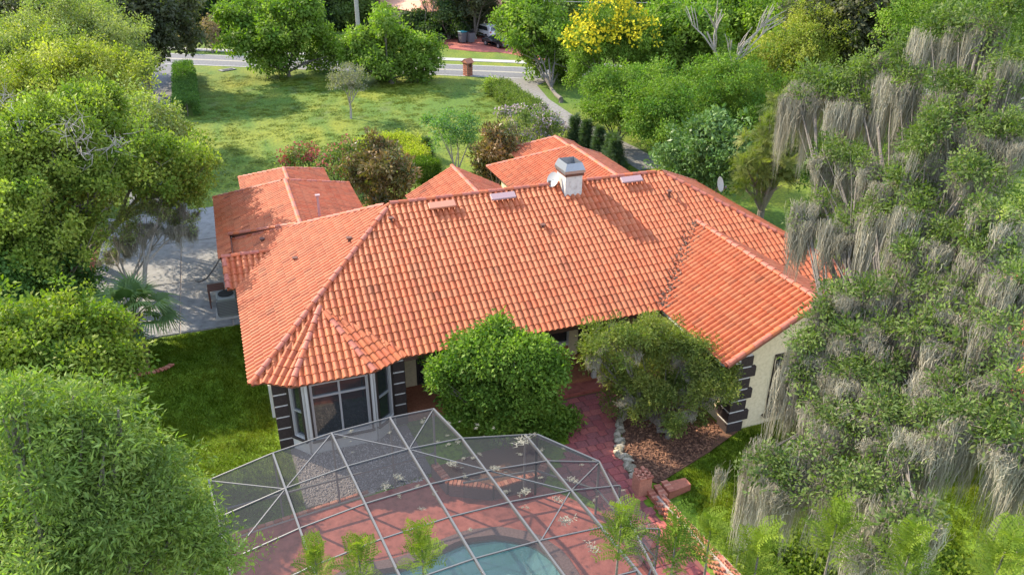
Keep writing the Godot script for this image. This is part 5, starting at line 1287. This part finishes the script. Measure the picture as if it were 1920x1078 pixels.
# ---------------------------------------------------------------- things
func car(label: String, at: Vector3, turn: float, paint: Material, suv: bool, s := 1.0):
	var root := thing("parked_car", label, "car", at, turn, "cars in the neighbour's forecourt")
	root.scale = Vector3.ONE * s
	# side outline (z along the car, rear at +z, towards the road), lofted across with tumblehome
	var pr := [[-2.2, 0.35], [-2.25, 0.75], [-2.1, 0.92], [-1.1, 1.05], [-0.45, 1.62 if suv else 1.42], [1.1, 1.68 if suv else 1.42], [1.95, 1.5 if suv else 1.1], [2.2, 1.05 if suv else 1.0], [2.25, 0.7], [2.2, 0.35]]
	var st := st_new()
	var w := [0.92, 0.94, 0.88, 0.9, 0.68, 0.7, 0.74, 0.9, 0.94, 0.92]
	for k in pr.size():
		var a: Array = pr[k]; var b: Array = pr[(k + 1) % pr.size()]
		var wa: float = w[k]; var wb: float = w[(k + 1) % pr.size()]
		quad(st, Vector3(-wa, a[1], a[0]), Vector3(wa, a[1], a[0]), Vector3(wb, b[1], b[0]), Vector3(-wb, b[1], b[0]))
	for q in [-1.0, 1.0]:
		for k in range(0, 9):
			tri(st, Vector3(q * 0.93, 0.7, 0), Vector3(q * w[k], pr[k][1], pr[k][0]), Vector3(q * w[k + 1], pr[k + 1][1], pr[k + 1][0]))
	put(root, "body", st.commit(), paint)
	var gl := st_new()
	var r0 := Vector3(0, 1.52 if suv else 1.3, 1.98 if suv else 1.45); var r1 := Vector3(0, 1.1 if suv else 1.05, 2.19 if suv else 1.98)
	quad(gl, r1 + Vector3(-0.76, 0, 0.02), r1 + Vector3(0.76, 0, 0.02), r0 + Vector3(0.62, 0, 0.03), r0 + Vector3(-0.62, 0, 0.03))
	put(root, "rear_window", gl.commit(), M.glass)
	for q in [-1.0, 1.0]:
		var sw := st_new()
		quad(sw, Vector3(q * 0.915, 1.06, -0.95), Vector3(q * 0.915, 1.06, 1.75), Vector3(q * 0.76, 1.5 if suv else 1.32, 1.3), Vector3(q * 0.76, 1.5 if suv else 1.32, -0.4))
		put(root, "side_window", sw.commit(), M.glass)
		put(root, "tail_light", boxmesh(Vector3(0.22, 0.24, 0.06), 0.02, Vector3(q * 0.76, 0.92, 2.22)), M.lampred)
		for z in [-1.4, 1.35]:
			var wh := put(root, "wheel", null, M.tyre, Transform3D(Basis.IDENTITY, Vector3(q * 0.84, 0.33, z)))
			var cy := CylinderMesh.new(); cy.top_radius = 0.33; cy.bottom_radius = 0.33; cy.height = 0.22; cy.radial_segments = 20
			wh.mesh = cy; wh.rotation.z = PI / 2
			var rm := CylinderMesh.new(); rm.top_radius = 0.2; rm.bottom_radius = 0.2; rm.height = 0.24; rm.radial_segments = 14
			put(wh, "rim", rm, M.steel)
	put(root, "bumper", boxmesh(Vector3(1.8, 0.2, 0.14), 0.04, Vector3(0, 0.48, 2.24)), M.car.grey)
	put(root, "number_plate", boxmesh(Vector3(0.34, 0.16, 0.02), 0.0, Vector3(0, 0.78, 2.27)), M.white)
func neighbours():
	# forecourt and house across the road
	structure("paved_forecourt", prismmesh([[24.8, 85.5], [27.6, 82.6], [29.2, 82.2], [30.6, 80.0], [31.2, 76.0], [33.8, 74.4], [36.0, 76.0], [37.0, 84.0], [36.0, 96.0], [26.0, 96.0]], -0.05, 0.03), M.deck)
	structure("concrete_apron", prismmesh([[29.0, 75.4], [32.6, 73.2], [33.8, 74.4], [31.2, 76.4]], -0.05, 0.035), M.lane)
	var h := thing("neighbour_house", "peach-roofed house with an open garage across the road", "house", P(31.5, 0, 97.2), 0.32)
	for q in [[-8.0, -1.2], [4.6, 9.0]]: wall_box(h, Vector3(q[0], 0, 0), Vector3(q[1], 2.9, -0.25))
	wall_box(h, Vector3(-1.2, 2.3, 0), Vector3(4.6, 2.9, -0.25))
	wall_box(h, Vector3(1.5, 0, 0), Vector3(1.9, 2.3, -0.25), "garage_post")
	wall_box(h, Vector3(-8, 0, -0.25), Vector3(-7.75, 2.9, -10)); wall_box(h, Vector3(8.75, 0, -0.25), Vector3(9, 2.9, -10)); wall_box(h, Vector3(-8, 0, -10), Vector3(9, 2.9, -10.25))
	put(h, "garage_shade_panel", boxmesh(Vector3(2.7, 2.3, 0.08), 0.01, Vector3(0.15, 1.15, -0.6)), M.fascia)  # dark panels: shade inside the open garage put into their colour
	put(h, "garage_shade_panel", boxmesh(Vector3(2.7, 2.3, 0.08), 0.01, Vector3(3.25, 1.15, -0.9)), M.fascia)
	window(h, 1.4, 1.2, Vector3(-4.5, 1.0, 0.02), 0.0)
	var pl := [plane_of([Vector3(-8.7, 2.85, 0.7), Vector3(9.7, 2.85, 0.7), Vector3(4.0, 5.6, -5.1), Vector3(-3.0, 5.6, -5.1)]), plane_of([Vector3(9.7, 2.85, -10.9), Vector3(-8.7, 2.85, -10.9), Vector3(-3.0, 5.6, -5.1), Vector3(4.0, 5.6, -5.1)]),
		plane_of([Vector3(-8.7, 2.85, -10.9), Vector3(-8.7, 2.85, 0.7), Vector3(-3.0, 5.6, -5.1)]), plane_of([Vector3(9.7, 2.85, 0.7), Vector3(9.7, 2.85, -10.9), Vector3(4.0, 5.6, -5.1)])]
	var st := st_new()
	for p in pl: slab(st, p, 0.12)
	# courses: rolls down the slope
	var roof := put(h, "roof", st.commit(), M.peach)
	var rl := st_new()
	for k in 58:
		var x := -8.5 + k * 0.32
		var t: float = min(1.0, min((x + 8.7) / 5.7, (9.7 - x) / 5.7))
		if t > 0.02: tube(rl, [Vector3(x, 2.9, 0.7), Vector3(x, 2.9 + 2.75 * t, 0.7 - 5.8 * t)], [0.07, 0.07], 5)
	put(roof, "roof_tiles", rl.commit(), M.peach).set_meta("kind", "stuff")
	car("white sport utility car parked in front of the neighbour's garage", P(31.3, 0.03, 91.8), 0.25, M.car.white, true, 0.92)
	car("black car parked near the road on the red forecourt", P(30.45, 0.03, 85.4), 0.3, M.car.black, false, 0.86)
	for q in [[27.3, 88.6, "teal", "teal-lidded wheeled bin beside the forecourt"], [28.2, 88.3, "black", "black-lidded wheeled bin beside the white car"]]:
		var b := thing("wheeled_bin", q[3], "bin", P(q[0], 0.03, q[1]), 0.3, "wheeled bins on the forecourt")
		b.scale = Vector3.ONE * 1.2
		var s := st_new()
		var lo := [Vector3(-0.24, 0.1, 0.26), Vector3(0.24, 0.1, 0.26), Vector3(0.24, 0.1, -0.26), Vector3(-0.24, 0.1, -0.26)]
		var hi := [Vector3(-0.3, 1.0, 0.36), Vector3(0.3, 1.0, 0.36), Vector3(0.3, 1.05, -0.36), Vector3(-0.3, 1.05, -0.36)]
		for k in 4: quad(s, lo[k], lo[(k + 1) % 4], hi[(k + 1) % 4], hi[k])
		quad(s, lo[3], lo[2], lo[1], lo[0])
		put(b, "body", s.commit(), M.car.grey)
		put(b, "lid", boxmesh(Vector3(0.66, 0.07, 0.8), 0.03, Vector3(0, 1.06, 0)), M.car[q[2]])
		for k in [-1.0, 1.0]:
			var cy := CylinderMesh.new(); cy.top_radius = 0.13; cy.bottom_radius = 0.13; cy.height = 0.07; cy.radial_segments = 14
			put(b, "wheel", cy, M.tyre, Transform3D(Basis(Vector3.BACK, PI / 2), Vector3(k * 0.27, 0.13, -0.28)))
	# mound of dark shrub at the forecourt edge
	# brick mailbox
	var m := thing("brick_mailbox", "orange brick mailbox pillar beside the road", "mailbox", P(22.5, 0, 71.5), 0.4)
	m.scale = Vector3.ONE * 1.25
	put(m, "core", boxmesh(Vector3(0.5, 0.98, 0.5), 0.0, Vector3(0, 0.5, 0)), M.mortar)
	for r in 12:
		for k in 4:
			for j in 2:
				var B := Basis(Vector3.UP, k * PI / 2)
				put(m, "brick", MESH.brick, M.bricks[(r + k * 3 + j) % 4], Transform3D(B * Basis(Vector3.UP, PI / 2), B * Vector3(-0.13 + 0.24 * j + 0.04 * (r % 2), 0.05 + r * 0.078, 0.235)))
	var g := st_new()
	for q in [-1.0, 1.0]: quad(g, Vector3(-0.36 , 0.98, q * 0.38), Vector3(0.36, 0.98, q * 0.38), Vector3(0.36, 1.28, 0), Vector3(-0.36, 1.28, 0))
	for q in [-0.34, 0.34]: tri(g, Vector3(q, 0.98, -0.34), Vector3(q, 0.98, 0.34), Vector3(q, 1.26, 0))
	put(m, "gable_top", g.commit(), M.bricks[1])
	put(m, "letter_door", boxmesh(Vector3(0.2, 0.24, 0.03), 0.01, Vector3(0, 0.78, 0.305)), M.darkframe)
	# utility pole and wires
	var p0 := Vector3(16.6, 0, -95.6)
	var up := thing("utility_pole", "white concrete utility pole beyond the road", "pole", p0)
	var s2 := st_new(); tube(s2, [Vector3.ZERO, Vector3(0, 13, 0)], [0.28, 0.18], 8)
	put(up, "shaft", s2.commit(), M.concretepale)
	put(up, "cross_arm", boxmesh(Vector3(2.2, 0.12, 0.12), 0.0, Vector3(0, 12.4, 0)), M.twig)
	var labels := ["lowest power wire above the road", "second lowest power wire above the road", "upper power wire above the road", "topmost power wire above the road"]
	for k in 4:
		var y: float = [5.3, 7.2, 9.3, 10.6][k]
		var a := p0 + Vector3(0.874, 0, 0.486) * 46 + Vector3(0, y, 0); var b := p0 - Vector3(0.874, 0, 0.486) * 46 + Vector3(0, y, 0)
		var pts := []; var rad := []
		for i in 25:
			var t := i / 24.0
			pts.append(a.lerp(b, t) + Vector3(0, -0.5 * sin(fmod(t * 2, 1.0) * PI), 0.3)); rad.append(0.028)
		var s3 := st_new(); tube(s3, pts, rad, 5)
		tag(put(self, "power_wire", s3.commit(), M.wire), labels[k], "wire", "power wires along the road")
	for q in [-1.0, 1.0]:
		var e := thing("utility_pole", "utility pole at the far %s end of the wires" % ("right" if q > 0 else "left"), "pole", p0 + Vector3(0.874, 0, 0.486) * 46 * q)
		var s4 := st_new(); tube(s4, [Vector3.ZERO, Vector3(0, 13, 0)], [0.28, 0.18], 8)
		put(e, "shaft", s4.commit(), M.concretepale)
	# outbuilding right of the oak
	var o := thing("tiled_outbuilding", "orange-tiled outbuilding half hidden behind the mossy oak", "building", Vector3.ZERO)
	var planes := gable_planes(19.8, 26.4, 9.0, 16.2)
	var st5 := st_new()
	for p in planes: slab(st5, p, 0.09)
	var rf := put(o, "roof", st5.commit(), M.deckboard)
	tile_roof(rf, planes, 60, [0.58, 0.19, 0.085], 15)
	caps(rf, P(23.1, 4.64, 9.0), P(23.1, 4.64, 16.2))
	wall_box(o, P(20.3, 0, 9.4), P(20.5, 2.85, 15.8)); wall_box(o, P(25.7, 0, 9.4), P(25.9, 2.85, 15.8)); wall_box(o, P(20.5, 0, 15.6), P(25.7, 2.85, 15.8)); wall_box(o, P(20.5, 0, 9.4), P(25.7, 2.85, 9.6))
	window(o, 1.2, 1.3, P(20.28, 1.0, 13.0), -PI / 2)
func dish(label: String, at: Vector3, turn: float, tilt: float, r: float, mast: float):
	var root := thing("satellite_dish", label, "dish", at, turn, "satellite dishes on the roof")
	var st := SurfaceTool.new(); st.begin(Mesh.PRIMITIVE_TRIANGLES)
	var B := Basis(Vector3.RIGHT, -tilt)
	var c := Vector3(0, mast + r * 0.75, 0.12)
	for i in 4:
		for k in 20:
			var pts := []
			for q in [[i, k], [i, k + 1], [i + 1, k + 1], [i + 1, k]]:
				var rr_: float = q[0] / 4.0 * r; var a: float = TAU * q[1] / 20.0
				pts.append(c + B * Vector3(cos(a) * rr_ * 0.9, sin(a) * rr_ * 1.1, rr_ * rr_ * 0.5))
			quad(st, pts[0], pts[1], pts[2], pts[3])
	put(root, "reflector", st.commit(), M.dish)
	var m := st_new(); tube(m, [Vector3(0, -0.1, 0), Vector3(0, mast, 0), c], [0.025, 0.025, 0.02], 6)
	put(root, "mast", m.commit(), M.darkframe)
	var f := st_new(); tube(f, [c + B * Vector3(0, -r, 0.1), c + B * Vector3(0, -r * 0.5, r * 0.9)], [0.015, 0.012], 5)
	box(f, c + B * Vector3(0, -r * 0.5, r * 0.9) - Vector3.ONE * 0.04, c + B * Vector3(0, -r * 0.5, r * 0.9) + Vector3.ONE * 0.04)
	put(root, "feed_arm", f.commit(), M.alu)
func yard_things():
	dish("pale satellite dish bolted to the left side of the chimney", P(11.3, 5.75, 25.3), -0.9, 0.5, 0.26, 0.05)
	dish("white satellite dish standing at the right roof edge", P(20.6, 3.5, 28.0), 0.5, 0.3, 0.32, 0.1)
	# air conditioner
	var ac := thing("air_conditioner", "grey air conditioning unit beside the house wall on the drive", "air conditioner", P(-0.98, 0.05, 30.0))
	put(ac, "pad", boxmesh(Vector3(1.0, 0.08, 1.0), 0.01, Vector3(0, 0.04, 0)), M.concretepale)
	put(ac, "cabinet", boxmesh(Vector3(0.78, 0.85, 0.78), 0.05, Vector3(0, 0.5, 0)), M.acgrey)
	for k in 9: put(ac, "louvre", boxmesh(Vector3(0.82, 0.025, 0.82), 0.0, Vector3(0, 0.2 + k * 0.07, 0)), M.car.grey)
	var fan := CylinderMesh.new(); fan.top_radius = 0.3; fan.bottom_radius = 0.3; fan.height = 0.03; fan.radial_segments = 20
	put(ac, "fan_grille", fan, M.tyre, Transform3D(Basis.IDENTITY, Vector3(0, 0.945, 0)))
	var fr := thing("metal_stand", "low rusty metal stand beside the air conditioner", "stand", P(-1.35, 0.05, 31.0))
	for q in [[-0.3, -0.3], [0.3, -0.3], [0.3, 0.3], [-0.3, 0.3]]: put(fr, "leg", boxmesh(Vector3(0.05, 0.8, 0.05), 0.0, Vector3(q[0], 0.4, q[1])), M.rust)
	for k in 5: put(fr, "slat", boxmesh(Vector3(0.66, 0.03, 0.1), 0.0, Vector3(0, 0.815, -0.28 + 0.14 * k)), M.rust)
	var hs := []; var hr := []
	for k in 20:
		var t := k / 19.0
		hs.append(P(-0.95 - t * 1.3, 0.07, 33.6 + 0.9 * pow(t - 0.9, 2) * 4.0 + 0.15 * sin(t * 6))); hr.append(0.02)
	var hst := st_new(); tube(hst, hs, hr, 6)
	tag(put(self, "garden_hose", hst.commit(), M.rubber), "dark hose lying on the concrete drive by the garage", "hose")
	# palm
	var palm := thing("cabbage_palm", "fan palm with a booted trunk in front of the drive", "palm", P(-4.1, 0, 26.85))
	var tk := st_new(); tube(tk, [Vector3(0, -0.1, 0), Vector3(0.03, 1.0, 0), Vector3(0.05, 2.2, -0.05)], [0.24, 0.2, 0.17], 10)
	put(palm, "trunk", tk.commit(), M.palmbark)
	var bt := boxmesh(Vector3(0.09, 0.3, 0.035), 0.01, Vector3(0, 0.12, 0))
	for k in 44:
		var a := k * 2.4; var y := 0.15 + k * 0.046
		put(palm, "leaf_boot", bt, M.palmbark, Transform3D(Basis(Vector3.UP, a) * Basis(Vector3.RIGHT, 0.55), Vector3(sin(a) * 0.2, y, cos(a) * 0.2)))
	var fl := [fan_leaf(71), fan_leaf(72), fan_leaf(73)]
	for k in 24:
		var a := k * 2.4 + rr(-0.2, 0.2); var lift := lerpf(1.25, -0.5, k / 23.0)
		put(palm, "frond", fl[k % 3], M.palmleaf[k % 3], Transform3D(Basis(Vector3.UP, a) * Basis(Vector3.RIGHT, -lift) * Basis(Vector3.BACK, rr(-0.4, 0.4)), Vector3(sin(a) * 0.1 + 0.05, 2.25 - 0.012 * k, cos(a) * 0.1 - 0.05)).scaled_local(Vector3.ONE * rr(1.0, 1.3)))
	# topiary and hedges
	hedge("clipped_hedge", "dark narrow hedge along the asphalt lane", [Vector2(-2.75, 80.0), Vector2(-2.6, 72.0), Vector2(-2.5, 63.5)], 1.4, 1.2, SP.juniper.duplicate() if false else SP.dark)
	hedge("clipped_hedge", "green hedge along the inside of the curved drive", [Vector2(22.7, 64.0), Vector2(22.5, 60.0), Vector2(22.4, 54.0)], 1.7, 1.1, SP.hedge)
	hedge("golden_hedge", "crescent of yellow-green clipped hedge behind the entry", [Vector2(7.6, 48.3), Vector2(8.9, 50.0), Vector2(10.4, 50.2), Vector2(11.4, 48.8), Vector2(11.3, 46.8), Vector2(10.6, 45.4)], 1.35, 1.0, SP.goldhedge)
	var drum := thing("drum_topiary", "clipped drum-shaped green bush at the end of the golden hedge", "topiary", P(11.0, 0, 43.6))
	var sd := st_new(); tube(sd, [Vector3.ZERO, Vector3(0, 0.9, 0)], [0.06, 0.03], 6); put(drum, "trunk", sd.commit(), M.bark)
	var xfs := []; var cols := []
	for k in 520:
		var a := rr(0, TAU); var top := rng.randf() < 0.4
		var q := sqrt(rng.randf()) * 0.75 if top else rr(0.65, 0.8)
		xfs.append(Transform3D(turned(Vector3.UP, rr(0.5, 0.8)), Vector3(cos(a) * q, 1.15 if top else rr(0.05, 1.15), sin(a) * q)))
		cols.append(blend([0.07, 0.14, 0.02], [0.16, 0.24, 0.03], rng.randf(), 1.0))
	copies(drum, "foliage", MESH.small, M.leaf, xfs, cols, "stuff")
	conifer("small dark upright cone beside the golden hedge", 12.05, 47.6, 1.3, 0.32)
	var k2 := 0
	for q in [[22.05, 46.3, 2.4, 0.42], [22.45, 45.3, 2.3, 0.42], [22.75, 44.0, 2.2, 0.42], [22.9, 42.7, 2.0, 0.45], [22.6, 41.5, 2.2, 0.75]]:
		conifer(["leftmost slim juniper behind the rear wing", "second slim juniper from the left behind the rear wing", "middle slim juniper of the row by the drive", "fourth slim juniper from the left behind the rear wing", "widest juniper, right end of the row"][k2], q[0], q[1], q[2], q[3]); k2 += 1
	bare_tree("bare_tree", "small grey almost leafless tree standing alone on the lawn", P(9.2, 0, 59.3), 1.75, 0.11, 4, 0.62, M.palebark, 150)
	bare_tree("dead_tree", "tall dead tree with pale bare branches among the green", P(33.0, 0, 45.5), 4.6, 0.2, 3, 0.5, M.palebark)
	MESH.pinnate = pinnate(81)
	var k3 := 0
	for q in SAPS:
		sapling(q[3], q[0], q[1], q[2], q[4], q[5], q[6]); k3 += 1
	# ferny ground cover at the foot of the oak
	var gx := []; var gc := []
	for k in 900:
		var x := rr(10.6, 16.0); var v := rr(7.0, 11.6)
		if x < 10.8 + 0.3 * (11.6 - v) * 0.3: continue
		gx.append(Transform3D(turned(Vector3.UP, rr(0.7, 1.2)), P(x, rr(0.1, 0.5), v))); gc.append(blend([0.09, 0.15, 0.02], [0.2, 0.26, 0.04], rng.randf(), 1.0))
	tag(copies(self, "ground_cover", MESH.mid, M.leaf, gx, gc, "stuff"), "bright yellow-green ground cover at the foot of the oak", "ground cover")
func grass():
	# short blades on the near lawns, for their nap
	var v := PackedVector3Array(); var no := PackedVector3Array(); var c := PackedColorArray(); var idx := PackedInt32Array()
	for i in 26:
		var p := Vector3(rr(-0.16, 0.16), 0, rr(-0.16, 0.16)); var a := rr(0, TAU); var s := Vector3(cos(a), 0, sin(a)) * 0.008; var e := p + Vector3(rr(-0.05, 0.05), rr(0.03, 0.075), rr(-0.05, 0.05))
		var k := v.size()
		v.append(p - s); v.append(p + s); v.append(e)
		var f := rr(0.75, 1.25)
		for q in 3:
			no.append((Vector3.UP + Vector3(-sin(a), 0, cos(a)) * 0.3).normalized()); c.append(Color(f, f, f))
		idx.append_array(PackedInt32Array([k, k + 2, k + 1]))
	var m := arr(v, no, idx, c)
	var n := FastNoiseLite.new(); n.seed = 44; n.frequency = 0.3; n.fractal_octaves = 3
	var xfs := []; var cols := []
	for area_ in [[-8.0, 0.1, 17.4, 28.9, 9000], [-8.0, -1.7, 11.0, 17.4, 3000], [10.2, 20.0, 9.0, 16.3, 7500], [0.0, 0.45, 17.4, 20.2, 160], [14.1, 20.0, 16.2, 16.4, 60]]:
		for k in area_[4]:
			var x := rr(area_[0], area_[1]); var w := rr(area_[2], area_[3])
			if x > 9.9 and w > 15.0 and x < 12.8 and w - 15.0 > (x - 10.4) * 0.33: continue
			if x > 9.9 and x < 10.75 and w > 10.0: continue
			var q := clampf(0.5 + n.get_noise_2d(x, w) * 1.2, 0, 1)
			xfs.append(Transform3D(Basis(Vector3.UP, rr(0, TAU)).scaled(Vector3.ONE * rr(0.8, 1.3)), P(x, 0, w)))
			cols.append(blend([0.12, 0.205, 0.012], [0.24, 0.28, 0.025], q * 0.7 + rr(0, 0.3), rr(0.85, 1.1)))
	# clover and weeds over the far lawn
	var wx := []; var wc := []
	for k in 5500:
		var w := rr(42.0, 80.0); var x := rr(-2.0, 24.0)
		if w > 84.0 - 0.556 * x - 4.5: continue
		var q := n.get_noise_2d(x * 0.5, w * 0.35)
		if q < rr(-0.5, 0.3): continue
		wx.append(Transform3D(Basis(Vector3.UP, rr(0, TAU)).scaled(Vector3(1.0, 0.12, 1.0) * rr(0.5, 1.3)), P(x, 0.02, w)))
		wc.append(blend([0.07, 0.13, 0.005], [0.18, 0.2, 0.008], rng.randf(), 1.0))
	tag(copies(self, "weeds", MESH.small, M.leaf, wx, wc, "stuff"), "patchy clover and weeds in the front lawn", "weeds")
	tag(copies(self, "grass", m, M.leaf, xfs, cols, "stuff"), "short mown grass on the lawns beside the house", "grass")

func _ready():
	rng.seed = 20240
	# camera
	var cam := Camera3D.new()
	cam.name = "camera"
	cam.fov = rad_to_deg(2 * atan(539.0 / 1450.0)); cam.near = 0.1; cam.far = 1500.0
	add_child(cam)
	cam.transform = Transform3D(CAMBASIS, Vector3(0, 15.5, 0))
	cam.current = true
	# sky, sun, exposure
	var env := Environment.new()
	var sky := Sky.new(); var sm := ProceduralSkyMaterial.new()
	sm.sky_top_color = Color(0.64, 0.72, 0.85); sm.sky_horizon_color = Color(0.92, 0.93, 0.94); sm.sky_curve = 0.16
	sm.ground_bottom_color = Color(0.3, 0.33, 0.25); sm.ground_horizon_color = Color(0.7, 0.75, 0.78)
	sm.sky_energy_multiplier = 1.0
	sky.sky_material = sm
	env.background_mode = Environment.BG_SKY; env.sky = sky
	env.background_energy_multiplier = 1.5
	env.tonemap_mode = Environment.TONE_MAPPER_LINEAR; env.tonemap_exposure = 2.15
	env.sdfgi_enabled = true; env.ssao_enabled = true; env.ssil_enabled = true
	var we := WorldEnvironment.new(); we.name = "world"; we.environment = env; add_child(we)
	var sun := DirectionalLight3D.new(); sun.name = "sun"
	var az := deg_to_rad(-41.0); var el := deg_to_rad(37.0)
	var to := Vector3(sin(az) * cos(el), sin(el), -cos(az) * cos(el))
	sun.look_at_from_position(to * 50, Vector3.ZERO)
	sun.light_energy = 1.6; sun.light_angular_distance = 0.6; sun.light_color = Color(1.0, 0.94, 0.84); sun.shadow_enabled = true
	add_child(sun)
	materials()
	M.ventred = mat(lin(0.5, 0.2, 0.12), 0.6); M.ventpale = mat(lin(0.34, 0.22, 0.22), 0.6)
	M.debris = mat(lin(0.25, 0.235, 0.18), 0.95); M.wire = mat(lin(0.3, 0.3, 0.3), 0.8); M.dish = mat(lin(0.42, 0.41, 0.38), 0.6); M.acgrey = mat(lin(0.2, 0.21, 0.2), 0.6)
	M.palmbark = texmat(noise_tex(0.05, [[0.0, lin(0.09, 0.055, 0.035)], [1.0, lin(0.26, 0.18, 0.11)]], 5, 256, 63), 0.7, 0.95)
	M.palmleaf = []
	for k in 3:
		var pm := mat(lin([0.035, 0.05, 0.07][k], [0.075, 0.095, 0.115][k], [0.02, 0.025, 0.03][k]), 0.6)
		pm.backlight_enabled = true; pm.backlight = Color(0.6, 0.7, 0.35); pm.cull_mode = BaseMaterial3D.CULL_DISABLED
		M.palmleaf.append(pm)
	MESH.brick = boxmesh(Vector3(0.1, 0.068, 0.21), 0.008)
	MESH.rocks = [rock(1), rock(2), rock(3), rock(4)]
	species()
	ground()
	road_and_drives()
	stones_path()
	beds()
	pool_area()
	build_house()
	neighbours()
	for t in TREES: make_tree(t)
	yard_things()
	grass()
